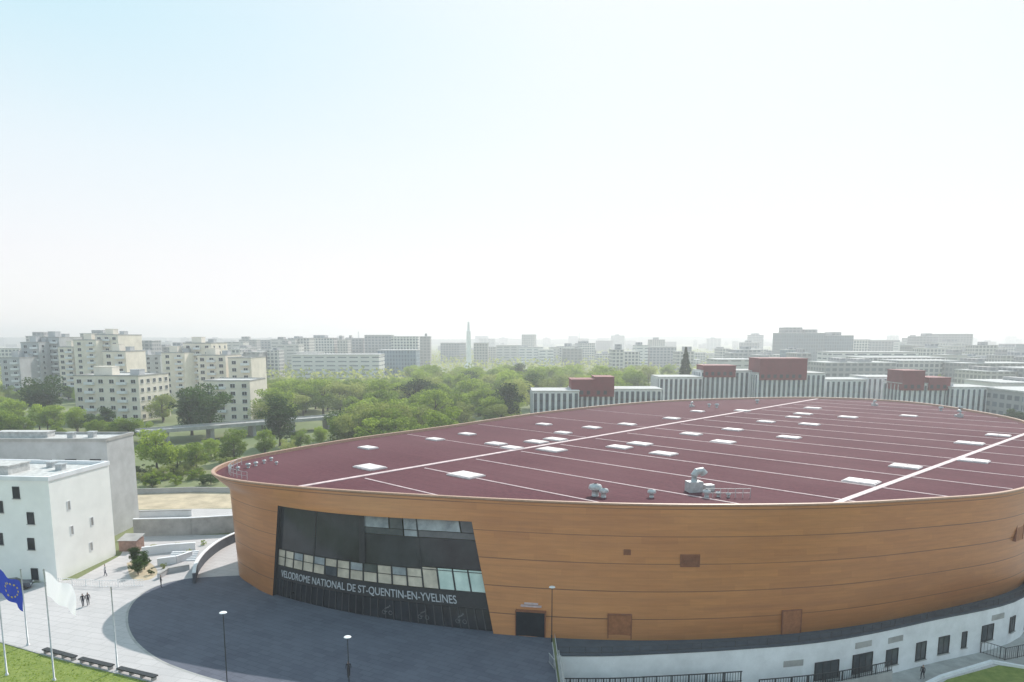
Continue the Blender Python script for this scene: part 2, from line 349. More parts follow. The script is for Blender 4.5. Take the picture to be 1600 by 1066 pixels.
for i in range(12):
    p=offT(PER*0.0+i*9-40,2.2); rl.box(p[0]-C0[0]-.03,p[0]-C0[0]+.03,p[1]-C0[1]-.03,p[1]-C0[1]+.03,ZM,ZM+1.1)
    if i: 
        for zz in (0.55,1.1): rl.tube([(pp[0]-C0[0],pp[1]-C0[1],ZM+zz),(p[0]-C0[0],p[1]-C0[1],ZM+zz)],[.03,.03],5)
    pp=p
part('guard_rail',rl.me('guard_rail',[M['galv']]),ROOF)
rl=MB(); xa,ya=G(1100,776,Z); 
for i in range(7): rl.box(xa-C0[0]+i*.9-.03,xa-C0[0]+i*.9+.03,ya-C0[1]-.6,ya-C0[1]-.54,ZM,ZM+1.1)
for zz in (.55,1.07): rl.box(xa-C0[0],xa-C0[0]+5.4,ya-C0[1]-.6,ya-C0[1]-.54,ZM+zz,ZM+zz+.05)
part('guard_rail',rl.me('guard_rail',[M['galv']]),ROOF)
# ---------------- glazed entrance
GE=part('glazed_entrance',None,VR); GE.empty_display_size=0.5
INS=0.55
def gp(t,z,ins=INS):
    i=min(len(zt)-2,max(0,int(np.searchsorted(zt,z)-1))); f=(z-zt[i])/(zt[i+1]-zt[i])
    a=SL[i]*(1-f)+SL[i+1]*f; b=SR[i]*(1-f)+SR[i+1]*f
    return L3(W(a+(b-a)*t,z,ins),z)
rv=MB(); K=24
for i in range(len(zt)-1):
    for t in (0,1):
        rv.quad(gp(t,zt[i],0),gp(t,zt[i],INS+0.1),gp(t,zt[i+1],INS+0.1),gp(t,zt[i+1],0))
for j in range(K): rv.quad(gp(j/K,ZO,0),gp((j+1)/K,ZO,0),gp((j+1)/K,ZO,INS+.1),gp(j/K,ZO,INS+.1))
part('frame',rv.me('entrance_reveal',[M['dark']]),GE)
ncol=16
def pane(t0,t1,z0,z1,m,nm='window_pane',ins=INS):
    s=MB(); n=max(1,int(round((t1-t0)*32))); nz=max(1,int((z1-z0)/0.9))
    for a in range(n):
        for b in range(nz):
            ta,tb=t0+(t1-t0)*a/n,t0+(t1-t0)*(a+1)/n; za,zb=z0+(z1-z0)*b/nz,z0+(z1-z0)*(b+1)/nz
            s.quad(gp(ta,za,ins),gp(tb,za,ins),gp(tb,zb,ins),gp(ta,zb,ins))
    part(nm,s.me(nm,[m]),GE)
e=0.003
rr_=random.Random(3)
for i in range(ncol):
    t0,t1=i/ncol+e,(i+1)/ncol-e
    pane(t0,t1,0.05,2.4,M['glass'])
    if i>=12: pane(t0,t1,4.35,6.75,M['greenref'] if i!=12 else M['blind'])
    else:
        q=rr_.random(); pane(t0,t1,4.35,5.5,M['blind'] if q<.93 else M['glass2']); q=rr_.random(); pane(t0,t1,5.56,6.5,M['skyref'] if q<.45 else (M['blind'] if q<.85 else M['glass2']))
for a,b,m in ((8,10,'skyref'),(10,11,'glass2'),(11,15,'skyref'),(15,16,'glass2')): pane(a/16+e,b/16-e,11.1,12.45,M[m])
for a,b,m in ((8,11,'glass2'),(11,12,'skyref'),(12,16,'glass2')): pane(a/16+e,b/16-e,10.3,11.02,M[m])
for i in range(0,8,4): pane(i/16+.002,(i+4)/16-.002,6.6,12.45,M['glassu'])
for i in range(8,16,4): pane(i/16+.002,(i+4)/16-.002,6.6 if i<12 else 6.85,10.24,M['glassu'])
sb=MB()
for j in range(K): sb.quad(gp(j/K,2.45,INS-.06),gp((j+1)/K,2.45,INS-.06),gp((j+1)/K,4.3,INS-.06),gp(j/K,4.3,INS-.06))
part('sign_band',sb.me('sign_band',[M['dark']]),GE)
def bar(t0,t1,z0,z1,o=0.06,nm='mullion',m='dark'):
    fr=MB(); n=max(1,int(abs(t1-t0)*32)); nz=max(1,int((z1-z0)/1.5))
    for b in range(nz):
        for a in range(n):
            ta,tb=t0+(t1-t0)*a/n,t0+(t1-t0)*(a+1)/n; za,zb=z0+(z1-z0)*b/nz,z0+(z1-z0)*(b+1)/nz
            fr.quad(gp(ta,za,INS-o),gp(tb,za,INS-o),gp(tb,zb,INS-o),gp(ta,zb,INS-o))
    part(nm,fr.me(nm,[M[m]]),GE)
for i in range(ncol+1):
    t=min(max(i/ncol,0.003),0.997); bar(t-0.003,t+0.003,4.31,6.5 if i%4 else ZO)
for i in range(33):
    t=min(max(i/32,0.003),0.997); bar(t-.0018,t+.0018,0,2.44,.07,m='mull')
bar(0.485,0.512,6.6,ZO,0.2)
bar(0,1,6.51,6.59,0.07,'transom'); bar(.5,1,11.03,11.09,0.07,'transom')
bar(0,.75,5.5,5.56,.07,'transom')
def text_mesh(body,size,ext=0.0):
    c=bpy.data.curves.new('txt','FONT'); c.body=body; c.size=size; c.extrude=ext; c.align_x='LEFT'; c.offset=0.0
    o=bpy.data.objects.new('txt',c); COL.objects.link(o); dg=bpy.context.evaluated_depsgraph_get(); dg.update()
    me=bpy.data.meshes.new_from_object(o.evaluated_get(dg)); bpy.data.objects.remove(o); return me
tm=text_mesh('VELODROME NATIONAL DE ST-QUENTIN-EN-YVELINES',1.25,0.03)
xs=[v.co.x for v in tm.vertices]; x1=max(xs)
for v in tm.vertices:
    t=0.045+0.83*(v.co.x/x1); p=gp(t,2.85+v.co.y*1.08,INS-0.12-(0.03+v.co.z)); v.co=p
tm.materials.clear(); tm.materials.append(M['silver']); part('sign_lettering',tm,GE,label='pale capital lettering VELODROME NATIONAL DE ST-QUENTIN-EN-YVELINES')
for t in (0.60,0.74,0.88):
    d=MB()
    def ring(c0,c1,r):
        for a in range(10):
            a0,a1=a/10*6.283,(a+1)/10*6.283
            P=lambda rr,an: gp(t+(c0+rr*math.cos(an))/34,c1+rr*math.sin(an),INS-0.08)
            d.quad(P(r,a0),P(r*1.35,a0),P(r*1.35,a1),P(r,a1))
    ring(-0.45,0.85,0.2); ring(0.45,0.85,0.2)
    P=lambda x,z: gp(t+x/34,z,INS-0.08)
    d.quad(P(-.45,.82),P(0,.95),P(0.05,1.05),P(-.4,.92)); d.quad(P(-.35,1.2),P(0.3,1.5),P(0.3,1.65),P(-.35,1.35)); d.quad(P(.3,1.6),P(.46,1.6),P(.46,1.8),P(.3,1.8))
    part('cyclist_decal',d.me('cyclist_decal',[M['decal']]),GE)
def wframe(u,z):
    s=s_at(u,z,PER*2); p=W(s,z); a=W(s-1,z); b=W(s+1,z); return p,math.atan2(b[1]-a[1],b[0]-a[0])
M['clad2']=mat('dark_copper_trim',(0.24,0.095,0.05),0.6,2,0.2)
M['doorc']=mat('copper_door',(0.34,0.135,0.06),0.6,2,0.2)
def wallbox(name,u,z0,z1,w,m,out=0.12,label=None,extra=None):
    p,an=wframe(u,(z0+z1)/2); s=MB(); s.box(-w/2,w/2,-out,0.5,z0,z1,0)
    s.box(-w/2-.1,-w/2,-out-.06,0.5,z0,z1+.1,1); s.box(w/2,w/2+.1,-out-.06,0.5,z0,z1+.1,1); s.box(-w/2,w/2,-out-.06,.5,z1,z1+.1,1)
    if extra: 
        n=int((z1-z0)/0.16)
        for i in range(n): s.box(-w/2,w/2,-out-.05,-out+.01,z0+i*.16,z0+i*.16+.07,1)
    part(name,s.me(name,[m,M['clad2']]),VR,(p[0]-C0[0],p[1]-C0[1],0),(0,0,an),label)
wallbox('door',829,0.0,2.9,3.3,M['glass'],0.25,'dark glazed side entrance')
wallbox('door',968,0.0,2.9,2.5,M['doorc']); wallbox('door',1236,0.0,2.8,2.3,M['doorc'])
wallbox('vent_grille',1078,8.3,9.6,2.0,M['clad2'],0.1,extra=1)
wallbox('vent_grille',1592,8.0,10.3,2.0,M['doorc'],0.1)
wallbox('vent_grille',980,9.6,10.1,0.6,M['clad2'],0.1)
p,an=wframe(830,3.4)
pl=MB(); pl.box(-1.2,1.2,-.2,.3,3.35,3.55); pl.box(-.8,.8,-.2,.3,3.65,3.8); part('sign_plate',pl.me('sign_plate',[M['seam']]),VR,(p[0]-C0[0],p[1]-C0[1],0),(0,0,an))
# ---------------------------------------------------------------- ground, plaza, podium
ZG=-5.0
pod=[G(872,1024,.6),G(940,1024,.6),G(1000,1022,.6),G(1150,1014,.6),G(1300,1000,.6),G(1450,970,.6),G(1600,932,.6)]
pod=[tuple(p) for p in catmull(pod+[(78,103),(96,124)],6)]
X0=pod[0][0]
def podY(x):
    for a,b in zip(pod,pod[1:]):
        if a[0]<=x<=b[0]: return a[1]+(b[1]-a[1])*(x-a[0])/(b[0]-a[0])
    return pod[-1][1] if x>pod[-1][0] else pod[0][1]
xl=[-9000,-4000,-1500,-600,-300,-150]+list(np.arange(-120,X0,6))+[X0,X0+0.2]+list(np.arange(X0+4,150,3))+[200,300,600,1500,4000,9000]
yl=[-300,-50,0,20]+list(np.arange(40,150,2))+list(np.arange(150,400,25))+[450,600,900,1500,2500,4000,6500,12000]
gv=[];gf=[]
for y in yl:
    for x in xl:
        low = x>X0+0.1 and y<podY(x)+3 and x<200 and y<140
        gv.append((x,y,ZG if low else -0.02))
nx=len(xl)
for i in range(len(yl)-1):
    for j in range(nx-1): a=i*nx+j; gf.append([a,a+1,a+nx+1,a+nx])
struct('ground',mesh('ground',gv,gf,M['ground']))
pv=[G(-400,905),G(40,912),G(120,905),G(188,868),G(205,838),G(420,834),G(430,945),(0,95),(X0-.3,85),(X0-.3,45),(-90,45)]
sheet('pavement',pv,0.0,M['pave'])
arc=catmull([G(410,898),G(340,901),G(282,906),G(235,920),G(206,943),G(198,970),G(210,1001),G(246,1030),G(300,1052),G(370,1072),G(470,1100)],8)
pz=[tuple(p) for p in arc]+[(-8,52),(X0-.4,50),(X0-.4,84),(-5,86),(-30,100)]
sheet('plaza',pz,0.004,M['plaza'])  # outline traced along the roof's shadow edge, shade put into its colour
pb=[tuple(q) for q in catmull([G(198,880),G(222,874),G(240,884),G(246,896),G(232,906),G(206,904),G(198,880)],5)][:-1]
sheet('planting_bed',pb,0.006,M['sand'])
kb=MB()
for a,b in zip(arc[16:],arc[17:]):
    d=b-a; n=np.array((-d[1],d[0]))/np.linalg.norm(d)*0.14
    kb.quad((*(a+n),.012),(*(a-n),.012),(*(b-n),.012),(*(b+n),.012))
struct('kerb',kb.me('kerb',[M['conc']]))
lw=[G(-300,960),G(0,1004),G(75,1026),G(170,1050),G(250,1070),G(330,1110),G(330,1300),G(-600,1300)]
sheet('lawn',lw,0.05,M['grass'])
lk=MB()
for a,b in zip(lw[:5],lw[1:6]):
    a=np.array(a);b=np.array(b); d=b-a; L=np.linalg.norm(d); M4=Matrix.Translation((a[0],a[1],0))@Matrix.Rotation(math.atan2(d[1],d[0]),4,'Z'); lk.box(0,L,-.1,.1,0,.12,0,M4)
struct('lawn_kerb',lk.me('lawn_kerb',[M['conc']]))
gb=MB()
n=0
while n<9000:
    x=random.uniform(-75,-28); y=random.uniform(58,84)
    if not inside((x,y),lw): continue
    a=random.uniform(0,3.14); w=random.uniform(.05,.14); h=random.uniform(.06,.2); dx,dy=math.cos(a)*w,math.sin(a)*w
    gb.poly([(x-dx,y-dy,.04),(x+dx,y+dy,.04),(x+random.uniform(-.1,.1),y+random.uniform(-.1,.1),h)]); n+=1
o=link(bpy.data.objects.new('grass',gb.me('grass',[M['leafA']]))); o['kind']='stuff'; o['label']='short mown lawn grass beside the pale pavement'; o['category']='grass'
sheet('forecourt',[(X0+.3,45),(150,45),(150,130),(90,125)]+[ (p[0],p[1]+1.0) for p in pod[::-1]],ZG+0.012,M['conc'])
PB=thing('basement_wing','low white rendered basement wing with dark windows below terrace','building',(pod[0][0],pod[0][1],ZG))
def LP(x,y,z): return (x-pod[0][0],y-pod[0][1],z-ZG)
w=MB()
for a,b in zip(pod,pod[1:]):
    a=np.array(a);b=np.array(b);d=b-a;n=np.array((-d[1],d[0]))/np.linalg.norm(d)*.35
    w.quad(LP(*a,ZG),LP(*b,ZG),LP(*b,.6),LP(*a,.6)); w.quad(LP(*(b+n),0),LP(*(a+n),0),LP(*(a+n),.6),LP(*(b+n),.6))
a=pod[0]; w.quad(LP(a[0],a[1]+10,ZG),LP(a[0],a[1],ZG),LP(a[0],a[1],.6),LP(a[0],a[1]+10,.6))
part('wall',w.me('wall',[M['render']]),PB)
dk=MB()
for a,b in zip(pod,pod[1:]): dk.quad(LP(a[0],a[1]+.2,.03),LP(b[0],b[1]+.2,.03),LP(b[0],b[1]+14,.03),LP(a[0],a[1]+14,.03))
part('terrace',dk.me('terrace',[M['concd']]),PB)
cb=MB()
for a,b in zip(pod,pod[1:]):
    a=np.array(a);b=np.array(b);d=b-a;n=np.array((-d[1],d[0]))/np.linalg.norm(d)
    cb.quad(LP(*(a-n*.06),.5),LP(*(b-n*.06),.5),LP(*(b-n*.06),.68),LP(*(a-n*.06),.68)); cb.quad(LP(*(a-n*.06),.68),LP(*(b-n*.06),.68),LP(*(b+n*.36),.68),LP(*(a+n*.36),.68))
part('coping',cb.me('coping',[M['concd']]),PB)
def winmesh(w,h,fw=0.09,split=2,gm='glass',fm='dark',sill=True,depth=.1):
    s=MB(); s.box(-w/2,w/2,-.02,.05,0,h,0)
    s.box(-w/2-fw,-w/2,-depth,.05,-fw,h+fw,1); s.box(w/2,w/2+fw,-depth,.05,-fw,h+fw,1); s.box(-w/2,w/2,-depth,.05,h,h+fw,1); s.box(-w/2,w/2,-depth,.05,-fw,0,1)
    for i in range(1,split): x=-w/2+w*i/split; s.box(x-.035,x+.035,-depth*.6,-.02,0,h,1)
    if sill: s.box(-w/2-.18,w/2+.18,-depth-.12,.02,-fw-.08,-fw-.002,2)
    return s.me('window',[M[gm],M[fm],M['conc']])
def on_pod(u,z):
    for a,b in zip(pod,pod[1:]):
        ua=proj(a[0],a[1],z)[0]; ub=proj(b[0],b[1],z)[0]
        if ua<=u<=ub:
            f=(u-ua)/(ub-ua); return a[0]+(b[0]-a[0])*f,a[1]+(b[1]-a[1])*f,math.atan2(b[1]-a[1],b[0]-a[0])
for u0,u1,v0,v1 in [(1272,1312,1034,1060),(1330,1366,1022,1050),(1383,1405,1015,1038),(1430,1449,1004,1030),(1465,1485,995,1020),(1503,1511,988,1011),(1531,1555,977,1000),(1575,1589,964,986),(1597,1612,957,980)]:
    um=(u0+u1)/2; x,y,an=on_pod(um,-2); zt0=at(um,v0,y)[1]; zb0=at(um,v1,y)[1]; ww=(u1-u0)*y/F*1.12
    part('window',winmesh(ww,zt0-zb0,split=3 if ww>2.4 else (2 if ww>1.2 else 1),gm='glass2'),PB,LP(x,y,zb0),(0,0,an))
for u0,u1,zt0 in [(1000,1108,-1.4),(1118,1214,-0.8),(905,975,-2.2)]:
    um=(u0+u1)/2; x,y,an=on_pod(um,-2); ww=(u1-u0)*y/F*1.02; s=MB(); s.box(-ww/2,ww/2,-.03,.1,ZG,zt0,0)
    for i in range(1,5):
        xx=-ww/2+ww*i/5; s.box(xx-.05,xx+.05,-.07,-.03,ZG,zt0,1)
    s.box(-ww/2,ww/2,-.068,-.03,ZG+2.0,ZG+2.1,1)
    s.box(-ww/2-.12,-ww/2,-.12,.1,ZG,zt0+.12,1); s.box(ww/2,ww/2+.12,-.12,.1,ZG,zt0+.12,1); s.box(-ww/2,ww/2,-.12,.1,zt0,zt0+.12,1)
    part('glazed_door',s.me('glazed_door',[M['glass2'],M['dark']]),PB,LP(x,y,ZG),(0,0,an)).location[2]=0.0
for u,z in [(1240,-1),(1350,.0),(1400,-0.2),(1560,-0.2)]:
    x,y,an=on_pod(u,z); s=MB(); s.box(-1.2,1.2,-.04,.05,-.35,.35); part('vent_panel',s.me('vent_panel',[M['conc']]),PB,LP(x,y,z-.6),(0,0,an))
rw=MB(); rw.box(-.35,0,-26,0,0,5.5); rw.box(-.42,.07,-26,0.0,5.5,5.62); thing('retaining_wall','pale concrete retaining wall at the plaza edge','wall',(X0+.25,pod[0][1]-.01,ZG),data=rw.me('retaining_wall',[M['conc']]))
def railing(pts,z,h,name='railing',label='grey metal guard railing on the terrace edge',step=0.35,m='galv',cat='railing',th=1.0):
    s=MB(); o=pts[0]
    for a,b in zip(pts,pts[1:]):
        a=np.array(a,float);b=np.array(b,float);d=b-a;L=np.linalg.norm(d);n=int(L/step)
        M4=Matrix.Translation((a[0]-o[0],a[1]-o[1],0))@Matrix.Rotation(math.atan2(d[1],d[0]),4,'Z')
        s.box(0,L,-.03*th,.03*th,h-.06*th,h,0,M4); s.box(0,L,-.02*th,.02*th,.1,.15,0,M4)
        for i in range(n+1): s.box(i*step-.015*th,i*step+.015*th,-.015,.015,.0,h-.06,0,M4)
        for i in range(0,n+1,6): s.box(i*step-.04*th,i*step+.04*th,-.04,.04,0,h,0,M4)
    return thing(name,label,cat,(o[0],o[1],z),data=s.me(name,[M[m]]))
railing([(X0+.0,pod[0][1]-1),(X0+.0,pod[0][1]-24)],.62,1.0)
railing([G(866,1042,0.3),(pod[0][0]-1.0,pod[0][1]-.5)],0.01,1.1)
railing([(p[0],p[1]+.25) for p in pod[0:44:2]],.68,.75,label='fine dark rail along the white basement wing coping',step=1.4,m='mull',th=.6)
def upstand(i0,i1,off,zt_):
    pts=[]
    for i in range(i0,i1+1):
        a=np.array(pod[max(i-1,0)]);b=np.array(pod[i+1]);d=(b-a)/np.linalg.norm(b-a); pts.append(tuple(np.array(pod[i])-np.array((-d[1],d[0]))*off))
    s=MB(); o=pts[0]
    for a,b in zip(pts,pts[1:]):
        a=np.array(a);b=np.array(b);d=b-a;L=np.linalg.norm(d);M4=Matrix.Translation((a[0]-o[0],a[1]-o[1],0))@Matrix.Rotation(math.atan2(d[1],d[0]),4,'Z'); s.box(0,L,-.12,.12,0,zt_-ZG,0,M4)
    thing('ramp_wall','low pale ramp wall carrying a dark railing','wall',(o[0],o[1],ZG),data=s.me('ramp_wall',[M['conc']]))
    railing(pts,zt_,1.2,label='dark metal railing along the ramp below white wall',m='dark',step=.3,th=1.5)
upstand(1,18,1.6,-2.35); upstand(19,27,1.9,-3.3)
railing([G(1532,1012+8,ZG),G(1570,1032,ZG),G(1640,1018,ZG)],ZG,1.6,label='dark green metal fence beside small lawn',m='dark')
sheet('lower_lawn',[G(1452,1080,ZG),G(1480,1062,ZG),G(1560,1040,ZG),G(1640,1050,ZG),G(1640,1090,ZG)],ZG+.03,M['grass'])
pp=[G(1400,1090,ZG),G(1452,1062,ZG),G(1535,1036,ZG),G(1560,1040,ZG),G(1480,1062,ZG),G(1452,1085,ZG)]
sheet('path',pp,ZG+.02,M['pave'])
lk=MB()
for a,b in [(G(1440,1075,ZG),G(1470,1060,ZG)),(G(1470,1060,ZG),G(1550,1036,ZG)),(G(1550,1036,ZG),G(1640,1052,ZG))]:
    a=np.array(a);b=np.array(b);d=b-a;L=np.linalg.norm(d);M4=Matrix.Translation((a[0],a[1],ZG))@Matrix.Rotation(math.atan2(d[1],d[0]),4,'Z'); lk.box(0,L,-.2,.2,0,.35,0,M4)
thing('low_wall','low white rendered wall edging the small lawn','wall',(0,0,0),data=lk.me('low_wall',[M['render']]))
# ---------------------------------------------------------------- buildings
WM={}
def wm(k,*a,**kw):
    if k not in WM: WM[k]=winmesh(*a,**kw)
    return WM[k]
def building(name,label,cat,x,y,w,d,h,yaw,wallm,front=None,side=None,sideR=True,win='apt',parapet=.5,z0=0,roofm='gravel',group=None,roofbox=None,balc=False,roofc='conc'):
    R=thing(name,label,cat,(x,y,z0),yaw,group)
    s=MB(); s.box(-w/2,w/2,0,d,-.3,h); part('wall',s.me('wall',[M[wallm]]),R)
    r=MB(); e=.12; t=.3
    r.box(-w/2-e,w/2+e,-e,t,h,h+parapet); r.box(-w/2-e,w/2+e,d-t,d+e,h,h+parapet); r.box(-w/2-e,-w/2+t,t,d-t,h,h+parapet); r.box(w/2-t,w/2+e,t,d-t,h,h+parapet); r.box(-w/2+t,w/2-t,t,d-t,h,h+.1,1)
    RF=part('roof',r.me('roof',[M[roofc],M[roofm]]),R)
    if roofbox:
        for (bx,by,bw,bd,bh,mm) in roofbox:
            q=MB(); q.box(bx-bw/2,bx+bw/2,by,by+bd,h+.1,h+bh); q.box(bx-bw/2-.15,bx+bw/2+.15,by-.15,by+bd+.15,h+bh,h+bh+.15); part('roof_housing',q.me('roof_housing',[M[mm]]),RF)
    wmesh=WM[win]
    if front:
        nc,nr=front; 
        for i in range(nc):
            for j in range(nr):
                fx=-w/2+w*(i+.5)/nc; fz=(h-.6)*(j+.28)/nr+.3
                part('window',wmesh,R,(fx,0,fz),(0,0,0))
                if balc and i%3==1 and j>0:
                    part('balcony',WM['balc'],R,(fx,0,fz-.6))
    if side:
        nc,nr=side; sx=w/2 if sideR else -w/2; rr=math.pi/2 if sideR else -math.pi/2
        for i in range(nc):
            for j in range(nr):
                part('window',wmesh,R,(sx,d*(i+.5)/nc,(h-.6)*(j+.28)/nr+.3),(0,0,rr))
    return R
wm('apt',1.9,1.5,gm='glass',fm='white'); wm('tall',.85,1.5,gm='glass',fm='dark',split=1)
wm('low',1.7,1.0,gm='glass',fm='dark')
b=MB(); b.box(-1.9,1.9,-1.3,0,0,.18); b.box(-1.9,1.9,-1.3,-1.2,.18,1.15); b.box(-1.9,-1.8,-1.2,0,.18,1.15); b.box(1.8,1.9,-1.2,0,.18,1.15); WM['balc']=b.me('balcony',[M['render']])
c=np.array(G(90,910)); yaw=math.radians(-5.7)
h1=at(66,752,c[1])[1]
wdt=30; ex=np.array((math.cos(yaw),math.sin(yaw)))
o1=c-ex*wdt/2
B1=building('white_block','white rendered four-storey block with small dark windows beside plaza','building',o1[0],o1[1],wdt,12.5,h1,yaw,'cream',win='tall',parapet=.6,roofbox=[(4,3,5,4,1.3,'gravel'),(11,7,1,1,.9,'galv'),(8,9,1,1,.8,'galv'),(-2,8,4,1,.7,'white')],roofc='render')
for k,(u,v) in enumerate([(33,778),(52,818),(48,858),(50,905),(5,800),(0,850)]):
    best=min(np.arange(0,wdt,.1),key=lambda q:abs(proj(*(c-ex*q),6)[0]-u)); z=at(u,v,(c-ex*best)[1])[1]
    part('window',WM['tall'],B1,(wdt/2-best,0,max(.3,z)),(0,0,0))
for (fy,z) in [(3.4,9.6),(3.6,5.9),(7.8,6.1),(7.2,2.4)]:
    part('window',wm('sm',.5,1.2,gm='conc',fm='render',split=1,depth=.05,sill=False),B1,(wdt/2,fy,z),(0,0,math.pi/2))
c=np.array(G(178,838)); h2=at(178,690,c[1])[1]
building('grey_block','long grey rendered block with pale flat roof and dark windows','building',c[0]-25,c[1],50,8.5,h2,0.0,'greyb',front=(12,3),side=None,win='low',roofbox=[(-10,3,14,3,1.2,'gravel'),(8,4,9,2,1.0,'gravel'),(17,3,1,1,1,'galv'),(20,4,1,1,1,'galv')])
def apt(u0,u1,vt,Y,depth,label,wallm='beige',front=None,side=None,yaw=0,rb=True,balc=True,cat='apartment building',name='apartment_block'):
    xa,z=at(u0,vt,Y); xb,_=at(u1,vt,Y); w=xb-xa; nf=front or (max(2,int(w/4.2)),max(2,int(z/3.1)))
    while nf[0]*nf[1]+ (side[0]*side[1] if side else 0)>98: nf=(nf[0]-1,nf[1])
    return building(name,label,cat,(xa+xb)/2,Y,w,depth,z,yaw,wallm,front=nf,side=side,sideR=(u0<800),win='apt',roofbox=[(-w*.2,depth*.3,min(8,w*.35),5,3.5,wallm),(w*.25,depth*.4,min(4,w*.2),4,2.2,'greyb')] if rb else None,balc=balc,group='apartment blocks among the trees')
apt(112,218,588,285,22,'six-storey beige apartment block with balconies among trees','beige',side=(5,5),yaw=math.radians(-4))
apt(32,60,536,395,20,'tall narrow grey-beige apartment tower among trees','greyb',side=(3,10))
apt(60,92,528,405,22,'tall narrow grey apartment tower with rooftop housing','greyb')
apt(90,114,543,390,20,'narrow grey-beige apartment tower stepped down','beige')
apt(114,150,532,388,24,'tall pale apartment tower with bright side wall','beige',side=None)
apt(148,184,524,395,24,'tallest pale apartment tower with rooftop housing','beige',side=None,yaw=math.radians(-2))
apt(0,30,560,380,24,'grey apartment block edge among trees','greyb')
apt(252,288,552,380,20,'pale apartment tower stepped down beside taller one','beige')
apt(286,330,537,392,22,'tall beige apartment tower with stepped roofline','beige',side=(3,9))
apt(308,352,556,340,20,'stepped beige apartment block beside tower','beige',side=None)
apt(318,390,596,285,18,'grey apartment block with blank bright side wall','beige',rb=False)
apt(356,392,560,330,20,'pale apartment block with bright side wall','beige',rb=False)
apt(200,250,556,460,20,'grey apartment block between towers','greyb')
apt(160,196,550,330,18,'stepped apartment wing beside tower','beige',side=None)
def office(u0,u1,vt,Y,label,reds=(),d=16,z0=0):
    xa,z=at(u0,vt,Y); xb,_=at(u1,vt,Y); w=xb-xa; x=(xa+xb)/2
    R=thing('office_building',label,'office building',(x,Y,z0),0,'white office buildings with red rooftop storeys')
    s=MB(); s.box(-w/2,w/2,0,d,-.3,z); part('wall',s.me('wall',[M['render']]),R)
    r=MB(); r.box(-w/2-.3,w/2+.3,-.3,d+.3,z,z+.35); RF=part('roof',r.me('roof',[M['gravel']]),R)
    n=int(w/2.0); hh=z-1.7
    q=MB(); q.box(-.62,.62,-.06,.1,0,hh,0)
    for i in range(1,int(hh/3.2)+1): q.box(-.62,.62,-.09,-.06,i*3.2-.3,i*3.2,1)
    q.box(-.86,-.62,-.55,.1,0,hh+.3,2)
    wmm=q.me('window_strip',[M['bluegl'],M['glass'],M['white']])
    for i in range(n): part('window_strip',wmm,R,(-w/2+w*(i+.5)/n,0,1.0))
    nd=int(d/2.4)
    for i in range(nd): part('window_strip',wmm,R,(-w/2,d*(i+.5)/nd,1.0),(0,0,-math.pi/2))
    for ua,ub,vv in reds:
        a=at(ua,vv,Y-.7)[0]-x; b_=at(ub,vv,Y-.7)[0]-x; zz=at(ua,vv,Y-.7)[1]; base=z-2.6
        m=MB(); m.box(a,b_,-.75,d-2.5,base,zz,0); k=int((b_-a)/2.6)
        for i in range(k): m.box(a+(i+.25)*2.6,a+(i+.75)*2.6,-.82,-.75,base+.8,base+2.3,1)
        m.box(a-.2,b_+.2,-.95,d-2.2,zz,zz+.25,0)
        part('penthouse',m.me('penthouse',[M['red'],M['dark']]),RF,label='red metal clad rooftop storey')
office(832,905,612,262,'white low office with dark vertical window strips')
office(893,1034,609,268,'white low office with dark vertical strips and red rooftop storey',[(893,930,594),(930,960,590)],14)
office(1030,1098,590,300,'white office wing with dark vertical window strips')
office(1095,1186,580,305,'white office with vertical strips and red rooftop band',[(1100,1150,572)],14)
office(1184,1290,584,296,'white office with broad red rooftop storey',[(1188,1262,561)],16)
office(1290,1355,594,302,'long white office wing with dark vertical window strips')
office(1355,1412,590,308,'white office wing with dark vertical window strips')
office(1410,1490,600,285,'white office with stepped red rooftop storeys',[(1412,1446,580),(1452,1486,591)],14)
office(1492,1552,606,280,'low white office wing with dark vertical window strips')
# ---------------------------------------------------------------- far city
def farb(u0,u1,vt,Y,m,label,d=25,cat='building',name='distant_building',top=None):
    xa,z=at(u0,vt,Y); xb,_=at(u1,vt,Y); w=xb-xa; z=max(z,5)
    s=MB(); s.box(-w/2,w/2,0,d,-1,z,0); s.box(-w/2-.3,w/2+.3,-.3,d+.3,z,z+.6,1)
    if top: 
        for f,wf,hf in top: s.box(w*(f-.5)-w*wf/2,w*(f-.5)+w*wf/2,4,d-4,z+.6,z+hf,2)
    thing(name,label,cat,((xa+xb)/2,Y,0),0,'distant city buildings',data=s.me(name,[M[m],M['gravel'],M['far2']]))
FL={'far1':'hazy pale apartment building with many small windows','far2':'hazy grey building with flat roof','far3':'hazy white low building with ribbon windows','far4':'hazy blue-grey glass office building'}
FB=[(455,592,555,560,'far3',None),(590,650,548,600,'far4',None),(1222,1290,521,720,'far4',[(.3,.4,6),(.7,.3,4)]),(1286,1334,525,735,'far4',[(.5,.3,4)]),(1300,1435,551,520,'far3',None),(1290,1400,568,430,'far2',[(.3,.1,3),(.6,.2,2.5)]),(1405,1500,565,440,'far1',None),(1505,1620,569,420,'far2',[(.3,.1,3)]),(1540,1610,582,360,'far1',[(.3,.2,2.5)]),(1612,1700,578,350,'far2',None),(1565,1720,600,300,'far3',[(.4,.1,2)]),(1600,1720,614,260,'far2',None),(1350,1480,560,470,'far1',None),(1120,1180,563,480,'far3',None),(40,70,526,620,'far1',[(.5,.6,4)]),(125,170,522,560,'far2',[(.5,.4,3)]),(-40,30,545,600,'far1',None)]
for a,b_,v,Y,m,tp in FB: farb(a,b_,v,Y,m,FL[m],top=tp)
rs=random.Random(11)
